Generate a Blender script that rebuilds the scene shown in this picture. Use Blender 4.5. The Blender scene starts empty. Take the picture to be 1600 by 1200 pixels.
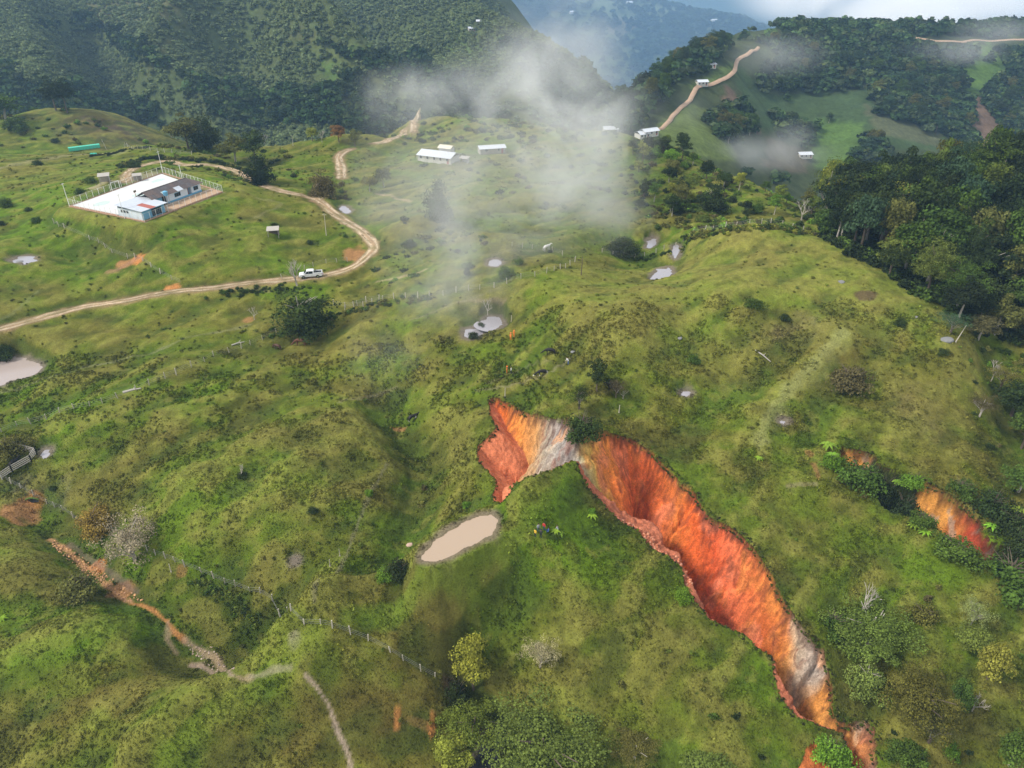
import bpy, bmesh, math, random
import numpy as np
from mathutils import Vector, Matrix, Euler

random.seed(7)
C = bpy.context.scene.collection
scene = bpy.context.scene

# ------------------------------------------------------------------ camera
F = 1150.0; PITCH = math.radians(31.3); CAMZ = 90.0
cam_d = bpy.data.cameras.new('camera'); cam = bpy.data.objects.new('camera', cam_d); C.objects.link(cam)
cam.location = (0, 0, CAMZ); cam.rotation_euler = (math.pi/2 - PITCH, 0, 0)
cam_d.sensor_width = 36; cam_d.lens = 36*F/1600; cam_d.clip_start = 0.5; cam_d.clip_end = 20000
scene.camera = cam
# ------------------------------------------------------------------ world, sun, exposure
SUN_EL, SUN_AZ = math.radians(47), math.radians(-106)     # azimuth from +Y, to the left
w = bpy.data.worlds.new('World'); scene.world = w; w.use_nodes = True
wn = w.node_tree; bg = wn.nodes['Background']
sky = wn.nodes.new('ShaderNodeTexSky'); sky.sky_type = 'NISHITA'; sky.sun_disc = False
sky.sun_elevation = SUN_EL; sky.sun_rotation = SUN_AZ; sky.air_density = 1.0; sky.dust_density = 1.5; sky.altitude = 1500
ctc = wn.nodes.new('ShaderNodeTexCoord'); cno = wn.nodes.new('ShaderNodeTexNoise'); cno.inputs['Scale'].default_value = 3.0; cno.inputs['Detail'].default_value = 5
cmr = wn.nodes.new('ShaderNodeMapRange'); cmr.inputs['From Min'].default_value = .3; cmr.inputs['From Max'].default_value = .62; cmr.inputs['To Min'].default_value = .5; cmr.inputs['To Max'].default_value = .95
cmx = wn.nodes.new('ShaderNodeMixRGB'); cmx.inputs[2].default_value = (10.0, 9.8, 9.4, 1)
wn.links.new(ctc.outputs['Generated'], cno.inputs['Vector']); wn.links.new(cno.outputs['Fac'], cmr.inputs['Value']); wn.links.new(cmr.outputs[0], cmx.inputs[0]); wn.links.new(sky.outputs[0], cmx.inputs[1])
wn.links.new(cmx.outputs[0], bg.inputs[0]); bg.inputs[1].default_value = 0.10
sd = bpy.data.lights.new('sun', 'SUN'); sun = bpy.data.objects.new('sun', sd); C.objects.link(sun)
sd.energy = 4.3; sd.angle = math.radians(12); sd.color = (1.0, 0.95, 0.87)
sun.rotation_euler = Vector((math.sin(SUN_AZ)*math.cos(SUN_EL), math.cos(SUN_AZ)*math.cos(SUN_EL), math.sin(SUN_EL))).to_track_quat('Z', 'Y').to_euler()
scene.view_settings.view_transform = 'Standard'; scene.view_settings.look = 'None'
scene.view_settings.exposure = 0.10; scene.view_settings.gamma = 1; scene.view_settings.use_curve_mapping = False
scene.cycles.use_denoising = True
scene.cycles.max_bounces = 4; scene.cycles.diffuse_bounces = 2; scene.cycles.glossy_bounces = 2
scene.cycles.transmission_bounces = 2; scene.cycles.transparent_max_bounces = 6; scene.cycles.volume_bounces = 3
scene.cycles.volume_step_rate = 1.0; scene.cycles.volume_max_steps = 96

# ------------------------------------------------------------------ picture geometry
CP, SP = math.cos(PITCH), math.sin(PITCH)
def raydir(u, v):
    a = (u-800)/F; b = (600-v)/F
    return np.array((a, CP+b*SP, -SP+b*CP))
def PZ(u, v, z):
    d = raydir(u, v); t = (z-CAMZ)/d[2]; return (d[0]*t, d[1]*t, z)
def PY(u, v, y):
    d = raydir(u, v); t = y/d[1]; return (d[0]*t, y, CAMZ+d[2]*t)

# ------------------------------------------------------------------ noise
_rng = np.random.RandomState(11); _T = _rng.rand(512, 512).astype(np.float32)
def vn(x, y, s=0):
    x = np.asarray(x, np.float64)+s*17.31; y = np.asarray(y, np.float64)+s*9.77
    xi = np.floor(x).astype(np.int64); yi = np.floor(y).astype(np.int64)
    fx = (x-xi); fy = (y-yi); fx = fx*fx*(3-2*fx); fy = fy*fy*(3-2*fy)
    x0 = xi & 511; x1 = (xi+1) & 511; y0 = yi & 511; y1 = (yi+1) & 511
    a = _T[y0, x0]; b = _T[y0, x1]; c = _T[y1, x0]; d = _T[y1, x1]
    return (a*(1-fx)+b*fx)*(1-fy)+(c*(1-fx)+d*fx)*fy
def fbm(x, y, s=0, o=4, g=0.5):
    r = 0; a = 1; t = 0; f = 1
    x = np.asarray(x); y = np.asarray(y)
    for i in range(o):
        xr = x*0.8-y*0.6; yr = x*0.6+y*0.8
        r = r+a*vn((x if i % 2 == 0 else xr)*f, (y if i % 2 == 0 else yr)*f, s+i*3); t += a; a *= g; f *= 2.03
    return r/t
def sst(e0, e1, x):
    t = np.clip((np.asarray(x)-e0)/(e1-e0), 0, 1); return t*t*(3-2*t)

# ------------------------------------------------------------------ radial basis heights
class RBF:
    def __init__(s, pts, smooth=0.02, sc=100.0):
        P = np.array(pts, float); s.sc = sc; s.c = P[:, :2]/sc; n = len(P)
        K = s.k(np.linalg.norm(s.c[:, None]-s.c[None], axis=2))+np.eye(n)*smooth
        A = np.zeros((n+3, n+3)); A[:n, :n] = K; Q = np.c_[np.ones(n), s.c]; A[:n, n:] = Q; A[n:, :n] = Q.T
        s.w = np.linalg.solve(A, np.r_[P[:, 2], 0, 0, 0])
    def k(s, r): return r*r*np.log(r+1e-9)
    def __call__(s, x, y):
        x = np.asarray(x, float); y = np.asarray(y, float); sh = x.shape; x = x.ravel()/s.sc; y = y.ravel()/s.sc
        n = len(s.c); out = s.w[n]+s.w[n+1]*x+s.w[n+2]*y
        for i in range(n):
            r2 = (x-s.c[i, 0])**2+(y-s.c[i, 1])**2; out += s.w[i]*0.5*r2*np.log(r2+1e-12)
        return out.reshape(sh)
class Field:
    def __init__(s, x0, x1, y0, y1, dx, fn):
        s.x0, s.y0, s.dx = x0, y0, dx
        s.xs = np.arange(x0, x1+dx, dx); s.ys = np.arange(y0, y1+dx, dx)
        X, Y = np.meshgrid(s.xs, s.ys); s.X, s.Y = X, Y; s.Z = fn(X, Y)
    def __call__(s, x, y):
        fx = np.clip((np.asarray(x, float)-s.x0)/s.dx, 0, len(s.xs)-1.001); fy = np.clip((np.asarray(y, float)-s.y0)/s.dx, 0, len(s.ys)-1.001)
        xi = fx.astype(int); yi = fy.astype(int); fx = fx-xi; fy = fy-yi; Z = s.Z
        return (Z[yi, xi]*(1-fx)+Z[yi, xi+1]*fx)*(1-fy)+(Z[yi+1, xi]*(1-fx)+Z[yi+1, xi+1]*fx)*fy
def hit(u, v, fn, t0=40., t1=600., dt=0.5):
    d = raydir(u, v); t = np.arange(t0, t1, dt); z = CAMZ+d[2]*t; h = fn(d[0]*t, d[1]*t)
    k = np.nonzero(z < h)[0]
    if len(k) == 0: return None
    k = k[0]
    if k > 0:
        a = z[k-1]-h[k-1]; b = h[k]-z[k]; tt = t[k-1]+dt*a/(a+b+1e-9)
    else: tt = t[0]
    return (d[0]*tt, d[1]*tt, CAMZ+d[2]*tt)
def polydist(px, py, pl):
    """distance to a polyline, arc parameter at nearest point, z at nearest point"""
    pl = np.asarray(pl, float); D = np.full(px.shape, 1e9); S = np.zeros(px.shape); ZZ = np.zeros(px.shape); acc = 0
    for i in range(len(pl)-1):
        a = pl[i]; b = pl[i+1]; e = b[:2]-a[:2]; L2 = max(e@e, 1e-9); L = math.sqrt(L2)
        t = np.clip(((px-a[0])*e[0]+(py-a[1])*e[1])/L2, 0, 1)
        dd = np.hypot(px-a[0]-t*e[0], py-a[1]-t*e[1]); m = dd < D
        D = np.where(m, dd, D); S = np.where(m, acc+t*L, S)
        if pl.shape[1] > 2: ZZ = np.where(m, a[2]+t*(b[2]-a[2]), ZZ)
        acc += L
    return D, S, ZZ
def inpoly(px, py, pl):
    c = np.zeros(px.shape, bool); n = len(pl)
    for i in range(n):
        x0, y0 = pl[i][:2]; x1, y1 = pl[(i+1) % n][:2]
        if y0 == y1: continue
        m = ((y0 > py) != (y1 > py)) & (px < (x1-x0)*(py-y0)/(y1-y0)+x0); c ^= m
    return c
def smoothline(pts, step=2.0):
    P = np.array(pts, float); n = len(P); out = []
    for i in range(n-1):
        p0 = P[max(i-1, 0)]; p1 = P[i]; p2 = P[i+1]; p3 = P[min(i+2, n-1)]
        k = max(1, int(np.linalg.norm((p2-p1)[:2])/step))
        for j in range(k):
            t = j/k; out.append(0.5*((2*p1)+(-p0+p2)*t+(2*p0-5*p1+4*p2-p3)*t*t+(-p0+3*p1-3*p2+p3)*t**3))
    out.append(P[-1]); return np.array(out)

# ------------------------------------------------------------------ the near hill: measured heights
ctl = [(0,240,15),(0,300,20),(0,400,17),(0,510,11),(0,575,5.5),(0,700,1),(0,780,-3),(0,900,-4),(0,1050,-8),(0,1200,-12),
(150,245,18),(150,290,24),(110,322,24),(120,400,16),(150,480,10),(150,560,6),(150,680,3),(100,800,-4),(190,930,-7),(180,985,-4),(150,1100,-7),(150,1200,-11),
(230,226,18),(300,238,18),(330,260,19),(250,270,24),(348,300,24),(226,346,24),(320,350,20),(300,450,13),(300,540,9),(300,650,5),(300,760,3),(300,850,-1),(300,920,-4),(300,1010,-8),(300,1100,-7),(300,1200,-11),
(400,262,15),(440,228,17),(450,260,18),(450,300,19),(490,300,19),(450,360,17),(489,425,14),(450,500,10),(450,600,6),(450,700,4),(450,800,2),(450,900,-2),(390,1000,-7),(430,960,-5),(500,985,-1),(390,1060,-6),(450,1100,-6),(450,1200,-10),
(560,218,15),(600,250,17),(580,390,16),(600,450,14),(600,520,11),(600,620,6),(650,700,3),(600,780,2),(560,870,-1),(520,955,-2),(600,930,0),(600,1020,-3),(600,1100,-7),(620,1200,-11),
(640,190,13),(683,250,18),(700,330,18),(720,400,17),(740,470,15),(768,505,12),(700,560,10),(700,640,7),(720,720,5),(720,800,2),(720,840,1.5),(800,850,5),(720,900,2),(720,980,-3),(740,1060,-8),(765,1180,-14),
(860,205,12),(860,260,18),(860,340,18),(860,420,18),(900,480,19),(860,560,14),(850,620,11),(900,670,9),(890,727,8),(850,828,6),(880,920,2),(880,1020,-3),(880,1120,-8),(900,1200,-12),
(1000,222,10),(1000,260,17),(1035,330,18),(1035,385,16),(1035,428,15),(1035,500,18),(1035,600,13),(1035,690,9),(1000,900,1),(1050,1000,-3),(1050,1100,-7),(1050,1200,-11),
(1100,245,17),(1180,280,19),(1200,350,22),(1150,375,23),(1150,450,21),(1200,520,18),(1200,600,13),(1200,700,8),(1200,800,4),(1250,900,-1),(1150,1080,-6),(1200,1180,-11),
(1260,365,22),(1350,425,21),(1350,500,19),(1350,600,14),(1350,690,9),(1400,800,3),(1400,900,-2),(1400,1000,-6),(1400,1190,-12),
(1450,480,19),(1500,530,17),(1500,600,13),(1500,700,8),(1550,770,4),(1500,900,-1),(1500,1000,-5),(1500,1100,-9),(1500,1200,-12),
(1600,560,10),(1600,650,6),(1600,760,2),(1600,900,-3),(1600,1050,-8),(1600,1200,-12),
(60,168,15),(130,172,14),(0,185,11),(200,190,7),(100,212,6)]
raw = [(-230,345,3),(-160,350,-4),(-100,370,-12),(-60,345,0),(-40,430,-25),(50,440,-25),(-130,430,-30),(-230,440,-10),(-300,440,-10),(-300,300,10),(-300,200,8),(-300,100,-2),(-200,60,-8),(-300,20,-10),
(-100,30,-14),(0,30,-18),(100,30,-16),(200,30,-14),(300,20,-16),(0,10,-20),(130,100,-2),(200,120,-8),(300,120,-30),(200,60,-10),
(95,215,16),(130,200,25),(118,165,17),(150,180,25),(175,195,23),(150,228,22),(110,240,9),(185,250,-8),(90,275,5),(200,160,2),(250,200,-30),(300,300,-60),
(95,305,-2),(112,285,-5),(75,335,-6),(40,352,4),(90,360,-30),(60,400,-30),(200,350,-50),(300,440,-60)]
mainpts = [PZ(*c) for c in ctl]+raw
rb = RBF(mainpts, smooth=0.004)
def feat(h, X, Y, pl, amp, wd):
    P = smoothline(pl, 4); x0, x1 = P[:, 0].min()-3*wd, P[:, 0].max()+3*wd; y0, y1 = P[:, 1].min()-3*wd, P[:, 1].max()+3*wd
    m = (X > x0) & (X < x1) & (Y > y0) & (Y < y1); D, _, _ = polydist(X[m], Y[m], P)
    h[m] += amp*np.exp(-(D/wd)**(1.35 if amp > 2.9 else 2))
F0 = Field(-304, 304, 10, 444, 2.0, rb)
def pl0(uv): return [hit(u, v, F0) for u, v in uv]
feats = [([(900,722),(850,795),(800,850),(700,897),(640,928),(540,962)], 8.0, 6.5),
 ([(500,985),(450,1030),(400,1062),(330,1120),(270,1180),(240,1200)], 6.5, 6.5),
 ([(210,960),(120,1000),(0,1030)], 3.0, 7),
 ([(830,470),(930,490)], 2.5, 10), ([(1030,470),(980,540)], 1.2, 7),
 ([(1100,372),(1180,368),(1250,372),(1330,412)], 1.5, 9),
 ([(1310,520),(1250,590),(1200,640),(1185,690)], 1.2, 4), ([(1060,430),(1130,470),(1160,540)], 1.2, 7), ([(1000,520),(900,640)], 1.0, 6),
 ([(1180,440),(1260,500),(1330,540)], 0.9, 6),
 ([(1010,400),(1060,425),(1010,440)], -1.5, 7), ([(1150,540),(1120,600),(1060,690)], -1.8, 6), ([(1230,540),(1180,600)], -1.0, 4),
 ([(600,620),(660,700),(640,800),(618,880),(545,955),(450,965),(400,1000)], -4.2, 6),
 ([(60,790),(200,930),(270,1000),(370,1050)], -3.2, 5), ([(40,900),(200,900)], 1.0, 7),
 ([(560,480),(300,560),(60,650)], -1.0, 6),
 ([(730,1060),(765,1190)], -2.5, 4), ([(360,900),(400,980)], -1.2, 4),
 ([(240,410),(130,400),(0,330)], -1.4, 9), ([(300,355),(340,330),(400,380)], 1.2, 8), ([(0,405),(150,440),(230,410)], 1.3, 7),
 ([(560,420),(560,330),(500,290)], -0.9, 6), ([(660,360),(780,385)], 2.0, 7), ([(600,520),(640,590)], -1.2, 5),
 ([(430,850),(480,790),(560,700)], 0.9, 7), ([(300,760),(420,690),(520,660)], 1.0, 6), ([(270,660),(400,600)], 1.0, 6), ([(130,610),(280,570)], 0.8, 5),
 ([(450,740),(560,690)], 0.9, 4), ([(380,800),(470,745)], 0.8, 4), ([(900,930),(880,1000),(870,1100)], 1.0, 6), ([(980,920),(1060,1030),(1120,1160)], 1.0, 6),
 ([(960,900),(940,1000),(960,1150)], -0.8, 5), ([(1340,1000),(1330,1120)], -2.0, 6), ([(1560,560),(1590,680),(1560,760)], -2.5, 6), ([(1420,560),(1330,600),(1290,640)], -0.8, 7)]
def h1fn(X, Y):
    h = rb(X, Y)
    for uv, a, wd in feats:
        feat(h, X, Y, pl0(uv), a*1.25, wd)
    fade = sst(20, 60, Y)
    # rolling hummocks
    ang = 0.6; xr = X*math.cos(ang)+Y*math.sin(ang); yr = -X*math.sin(ang)+Y*math.cos(ang)
    h += (fbm(xr/32, yr/18, 3, 3)-0.5)*4.6*fade
    r = np.abs(fbm(xr/15, yr/8, 8, 3)-0.5)*2
    h += (0.3-r)*1.15
    return h
H1 = Field(-304, 304, 10, 444, 1.0, h1fn)
def pl1(uv): return [hit(u, v, H1) for u, v in uv]
def sl1(uv, step=1.5): return smoothline(pl1(uv), step)
def flatten_poly(poly, z, soft):
    P = np.array(poly); x0, x1 = P[:, 0].min()-soft*2, P[:, 0].max()+soft*2; y0, y1 = P[:, 1].min()-soft*2, P[:, 1].max()+soft*2
    m = (H1.X > x0) & (H1.X < x1) & (H1.Y > y0) & (H1.Y < y1)
    px, py = H1.X[m], H1.Y[m]; ins = inpoly(px, py, poly); D, _, _ = polydist(px, py, list(poly)+[poly[0]])
    wgt = np.where(ins, 1.0, 1-sst(0.8, soft, D)); H1.Z[m] = H1.Z[m]*(1-wgt)+z*wgt
# school terrace
SU = np.array((0.41, 0.912)); SW = np.array((-0.912, 0.41)); SO = np.array((-99.6, 193.4)); SZ = 24.0
def SL(a, b, z=0): q = SO+SU*a+SW*b; return (q[0], q[1], SZ+z)
flatten_poly([SL(a, b)[:2] for a, b in ((-.5,-.5),(31,-.5),(38.5,33.5),(.2,31))], SZ-0.15, 5)
# houses on the misty shoulder
HA = PZ(686, 250, 18); HB = PZ(768, 238, 18)
flatten_poly([(HA[0]+dx, HA[1]+dy) for dx, dy in ((-10,-6),(10,-6),(10,6),(-10,6))], 17.9, 6)
flatten_poly([(HB[0]+dx, HB[1]+dy) for dx, dy in ((-7,-4),(7,-4),(7,4),(-7,4))], 17.9, 5)

# ponds: outline pixels, level
def blob(cu, cv, ru, rv, ang=0, n=16, seed=0, irr=0.15):
    r = random.Random(seed); o = []
    for i in range(n):
        t = i/n*2*math.pi; k = 1+r.uniform(-irr, irr); x = ru*math.cos(t)*k; y = rv*math.sin(t)*k
        o.append((cu+x*math.cos(ang)-y*math.sin(ang), cv+x*math.sin(ang)+y*math.cos(ang)))
    return o
ponds = {
 'beige': [(658,876),(664,862),(680,845),(700,830),(725,815),(750,806),(768,804),(777,812),(777,823),(768,836),(748,847),(725,858),(700,872),(680,877)],
 'brown': [(-40,560),(0,560),(20,557),(40,560),(58,566),(66,573),(60,583),(40,590),(20,594),(5,602),(-40,612)],
 'grey1': blob(768,505,20,10,-0.1,14,1), 'grey2': blob(738,521,15,8,-.2,12,2), 'sky1': blob(1035,429,18,9,-0.35,14,3,.12),
 'thin1': blob(1056,394,6,11,.3,10,4), 'thin2': blob(1017,380,9,5,-.8,10,5,.25), 'tiny1': blob(1073,615,8,3.5,-.2,9,6), 'tiny2': blob(1225,660,5,4,0,8,7),
 'wet1': blob(38,406,18,6,-.1,12,8,.25), 'round1': blob(773,411,11,6,0,14,9,.04), 'round2': blob(540,328,9,6,.5,10,10), 'stream': [(752,1150),(762,1142),(775,1150),(778,1175),(776,1230),(735,1230),(742,1190),(750,1170)],
 'speck1': blob(460,878,4,3,.3,7,11), 'mud1': blob(70,708,8,6,0,8,12)}
PONDS = {}
for n, uv in ponds.items():
    zs = [q[2] for q in pl1(uv) if q]; lvl = float(np.percentile(zs, 65 if n == 'beige' else 20))
    if n == 'stream': lvl = min(zs)+.2
    P = np.array([PZ(u, v, lvl) for u, v in uv]); PONDS[n] = (P, lvl)
    x0, x1 = P[:, 0].min()-9, P[:, 0].max()+9; y0, y1 = P[:, 1].min()-9, P[:, 1].max()+9
    m = (H1.X > x0) & (H1.X < x1) & (H1.Y > y0) & (H1.Y < y1); px, py = H1.X[m], H1.Y[m]
    D, _, _ = polydist(px, py, list(P)+[P[0]]); ins = inpoly(px, py, P); soft = 5 if n in ('beige', 'brown') else 3
    wgt = np.where(ins, 1.0, 1-sst(0, soft, D)); H1.Z[m] = H1.Z[m]*(1-wgt)+(lvl+0.12)*wgt

# roads and trails: pixels, half width (m), kind
road_px = {
 'main': ([(-60,528),(0,512),(60,498),(130,482),(200,468),(270,456),(330,449),(400,442),(460,436),(510,429),(550,418),(575,403),(585,388),(578,372),(560,358),(538,345),(512,325),(492,310),(470,304),(440,298),(410,288),(388,278),(372,269),(350,262),(320,258),(290,256),(262,254),(235,256),(212,262),(198,272),(196,282)], 1.5),
 'branch': ([(494,312),(500,297),(503,286)], 2.0),
 'branch2': ([(534,278),(533,262),(530,246),(540,236),(548,232)], 1.9),
 'branch3': ([(585,224),(610,217),(632,209),(645,200),(647,190),(655,180)], 1.9)}
road_px = {k: (v[0] if True else 0, v[1]) for k, v in road_px.items()}
ROADS = {}
for k, (uv, hw) in road_px.items():
    q = [hit(u, v, H1, 40, 700) for u, v in uv]; q = [a for a in q if a]
    if k == 'main': q = q+[SL(30, 39), SL(26, 36.5)]
    ROADS[k] = (smoothline(q, 2.0), hw)
    R = ROADS[k][0]; R[:, 2] = np.convolve(np.pad(R[:, 2], 4, 'edge'), np.ones(9)/9, 'valid')
    x0, x1 = R[:, 0].min()-8, R[:, 0].max()+8; y0, y1 = R[:, 1].min()-8, R[:, 1].max()+8
    m = (H1.X > x0) & (H1.X < x1) & (H1.Y > y0) & (H1.Y < y1); D, _, zz = polydist(H1.X[m], H1.Y[m], R)
    wgt = 1-sst(hw*0.8, hw+3.0, D); H1.Z[m] = H1.Z[m]*(1-wgt)+zz*wgt
# ------------------------------------------------------------------ the landslide and the second gully
back_uv = [(762,622),(775,622),(800,632),(830,645),(858,652),(880,655),(893,668),(903,684),(925,678),(950,673),(987,686),(1020,707),(1037,725),(1062,753),(1087,771),(1102,800),(1120,815),(1150,827),(1170,847),(1187,870),(1205,900),(1220,930),(1235,952),(1252,975),(1270,1002),(1287,1012),(1294,1048),(1301,1075),(1300,1100),(1305,1120),(1325,1131),(1350,1124),(1367,1137),(1368,1175),(1372,1215)]
near_uv = [(802,755),(832,742),(855,736),(885,721),(900,721),(907,740),(920,760),(937,780),(955,800),(972,815),(997,827),(1010,848),(1025,860),(1047,868),(1065,888),(1070,912),(1092,947),(1110,965),(1130,977),(1160,987),(1182,1010),(1207,1025),(1208,1046),(1215,1078),(1230,1104),(1252,1121),(1284,1134),(1315,1145),(1325,1170),(1338,1215)]
left_uv = [(762,622),(766,645),(776,670),(764,682),(747,695),(745,712),(755,730),(775,750),(770,772),(775,786),(785,785),(795,772),(802,755)]
RB_, RN_, RL_ = np.array(pl1(back_uv)), np.array(pl1(near_uv)), np.array(pl1(left_uv))
RAV = list(RB_[:, :2])+list(RN_[::-1, :2])+list(RL_[::-1, :2])
g2b = [(1316,697),(1345,700),(1368,712),(1376,728),(1410,738),(1442,751),(1475,766),(1503,787),(1530,812),(1548,845),(1580,860),(1640,880)]
g2n = [(1313,712),(1335,732),(1362,748),(1378,790),(1400,803),(1437,806),(1462,822),(1500,850),(1528,874),(1560,900),(1640,935)]
GB_, GN_ = np.array(pl1(g2b)), np.array(pl1(g2n))
GUL = list(GB_[:, :2])+list(GN_[::-1, :2])
s3b = [(1262,1168),(1275,1158),(1288,1180),(1310,1220)]; s3n = [(1262,1168),(1254,1185),(1240,1220)]
SB_, SN_ = np.array(pl1(s3b)), np.array(pl1(s3n)); SC3 = list(SB_[:, :2])+list(SN_[::-1, :2])
SOIL = {}
def bbox(P, m): P = np.array([p[:2] for p in P]); return P[:, 0].min()-m, P[:, 0].max()+m, P[:, 1].min()-m, P[:, 1].max()+m
def sel(x, y, P, m):
    b = bbox(P, m); return np.nonzero((x > b[0]) & (x < b[1]) & (y > b[2]) & (y < b[3]))[0]
TERR = [(q_[0], q_[1], r_) for q_, r_ in ((hit(860, 560, H1), 9), (hit(830, 600, H1), 7), (hit(470, 650, H1), 12), (hit(330, 680, H1), 12), (hit(700, 385, H1), 9), (hit(1350, 640, H1), 9))]
def fine(x, y):
    ang = 0.5; xr = x*math.cos(ang)+y*math.sin(ang); yr = -x*math.sin(ang)+y*math.cos(ang)
    h = (fbm(xr/4.5, yr/2.6, 21, 3)-0.5)*0.75
    ter = fbm(x/30, y/30, 33, 2); h += np.sin((H1(x, y)*1.0+fbm(x/9, y/9, 5, 2)*3)*4.2)*0.07*sst(0.4, 0.6, ter)
    h += (fbm(x/0.9, y/0.9, 25, 2)-0.5)*0.30
    for (tx, ty, tr) in TERR:
        wg = np.exp(-(((x-tx)/tr)**2+((y-ty)/(tr*1.5))**2)); h += np.sin(H1(x, y)*7.5+fbm(x/4, y/4, 6, 2)*7)*.22*wg
    return h
POOLS = []
def H(x, y, soil=False):
    x = np.atleast_1d(np.asarray(x, float)); y = np.atleast_1d(np.asarray(y, float))
    h = H1(x, y); fi = fine(x, y)
    # keep roads, terrace, water smooth
    for k, (R, hw) in ROADS.items():
        i = sel(x, y, R, 4)
        if len(i): D, _, _ = polydist(x[i], y[i], R); fi[i] *= 0.25+0.75*sst(hw*0.7, hw+1.2, D)
    T = [SL(a, b)[:2] for a, b in ((-.8,-.8),(31,-.8),(39,34),(.2,31.5))]
    i = sel(x, y, T, 3)
    if len(i): ins = inpoly(x[i], y[i], T); fi[i] = np.where(ins, 0.02*fi[i]-0.1, fi[i])
    h = h+fi
    for n, (P, lvl) in PONDS.items():
        i = sel(x, y, P, 3)
        if not len(i): continue
        px, py = x[i], y[i]; D, _, _ = polydist(px, py, list(P)+[P[0]]); ins = inpoly(px, py, P); sd = np.where(ins, -D, D)
        sd = sd+(fbm(px/1.6, py/1.6, 41, 3)-0.5)*(1.6 if n not in ('beige', 'round1') else 0.5)
        dep = 1.0 if n in ('beige', 'brown') else 0.35
        tgt = lvl-dep*sst(0.0, -1.6, sd); h[i] = np.where(sd < 0, np.minimum(h[i], tgt-0.05), np.where(sd < 1.5, np.maximum(h[i]*0.3+0.7*(lvl+0.08+0.1*sd), lvl+.02), h[i]))
    col = np.zeros(x.shape+(3,)); msk = np.zeros(x.shape)
    i = sel(x, y, RAV, 1.5)
    if len(i):
        px0, py0 = x[i], y[i]
        wob = 0.7; px = px0+(fbm(px0/1.5, py0/1.5, 51, 3)-0.5)*wob; py = py0+(fbm(px0/1.5, py0/1.5, 55, 3)-0.5)*wob
        ins = inpoly(px, py, RAV); j = i[ins]; px, py = px[ins], py[ins]
        db, sb, zb = polydist(px, py, RB_); dn, sn, zn = polydist(px, py, RN_); dl, sL, zl = polydist(px, py, RL_)
        wx = (fbm(px/5, py/5, 60, 3)-.5)*5
        rib = np.abs(fbm((sb+wx)/3.4, db/7, 61, 4)-0.5)*2; rill = np.abs(fbm((sb+wx*.4)/0.75, db/4.5, 63, 3)-.5)*2
        prof = np.where(db < 1.2, 2.3*db, 2.76+1.5*(db-1.2))+(fbm(px/6, py/6, 65, 3)-.5)*5.0*sst(0, 5, db)
        slump = (fbm(px/2.2, py/2.2, 62, 4)-.5)*2.4*sst(0, 2.5, db)
        wb = zb-0.45-prof-(rib-.3)*1.7*sst(0, 3.5, db)-rill*.55*sst(0, 1.2, db)+slump+(fbm(px/0.5, py/0.5, 66, 3)-.5)*0.5*sst(0, 1, db)
        wl = zl-0.35-0.8*dl-np.abs(fbm(sL/3, dl/9, 67, 3)-0.5)*1.6*sst(0, 3, dl)+(fbm(px/0.8, py/0.8, 68, 3)-.5)*0.45-np.abs(fbm(sL/.8, dl/5, 59, 3)-.5)*.5
        nS = np.r_[0, np.cumsum(np.hypot(*np.diff(RN_[:, :2], axis=0).T))]; lw = [.3,.3,.3,.3,.5,1.2,1.8,2.4,3.0,3.6,4.2,4.4,4.4,2.6,.6,1.3,1.4,.3,.3,.3,.3,.3,.6,1.7,1.7,.8,.4,.3,.3,.3]
        led = np.interp(sn, nS, lw)*(.7+.6*fbm(sn/2, sn*0, 69, 3))
        wn_ = zn-0.4-np.where(dn < led, 0.22*dn, 0.22*led+4.0*(dn-led))+(fbm(px/0.7, py/0.7, 71, 3)-.5)*0.9
        z = np.maximum(np.maximum(wb, wl), wn_); which = np.argmax(np.stack([wb, wl, wn_]), 0)
        z = np.maximum(z, np.minimum(zb, zn)-17)
        z = np.minimum(z, h[j]-0.15); h[j] = z; msk[j] = 1
        if soil:
            u = sb; cS = np.r_[0, np.cumsum(np.hypot(*np.diff(RB_[:, :2], axis=0).T))]; fx_ = np.interp(px, RB_[:31, 0], [q[0] for q in back_uv[:31]]); f = np.interp(sb, cS, [q[0] for q in back_uv]); f = np.where(f < 1290, .3*f+.7*fx_, f)
            cols = [(762,(.46,.08,.02)),(778,(.62,.13,.03)),(795,(.74,.20,.04)),(815,(.70,.27,.06)),(832,(.58,.30,.11)),(845,(.48,.32,.18)),(856,(.42,.34,.25)),(872,(.38,.33,.29)),(890,(.36,.32,.30)),(902,(.38,.34,.26)),(912,(.50,.38,.15)),(930,(.74,.42,.08)),(942,(.76,.25,.05)),(965,(.72,.16,.04)),(1000,(.68,.14,.04)),(1035,(.68,.16,.045)),(1060,(.70,.20,.045)),(1085,(.66,.13,.03)),(1120,(.60,.10,.03)),(1150,(.72,.17,.07)),(1175,(.66,.16,.05)),(1195,(.66,.18,.045)),(1220,(.70,.26,.055)),(1232,(.66,.30,.09)),(1246,(.50,.37,.26)),(1280,(.44,.38,.34)),(1293,(.46,.36,.28)),(1302,(.62,.28,.07)),(1330,(.70,.34,.10)),(1345,(.55,.45,.36)),(1368,(.60,.24,.12))]
            fk = np.array([c[0] for c in cols]); ff = f+(fbm(px/5, py/5, 72, 3)-.5)*26
            cc = np.stack([np.interp(ff, fk, [c[1][q] for c in cols]) for q in range(3)], 1)
            st = fbm((sb+wx*.3)/0.4, db/3.5, 73, 3); st2 = fbm(px/2.6+wx*.2, py/2.6, 74, 4); sp = fbm(px/0.45, py/0.45, 75, 4); big = fbm(px/5, py/5, 58, 3)
            warm = np.clip((ff > 925)*1.0, 0, 1)[:, None]
            og = np.array((.68,.27,.06)); rd = np.array((.48,.085,.025)); pk_ = np.array((.74,.24,.13))
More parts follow.
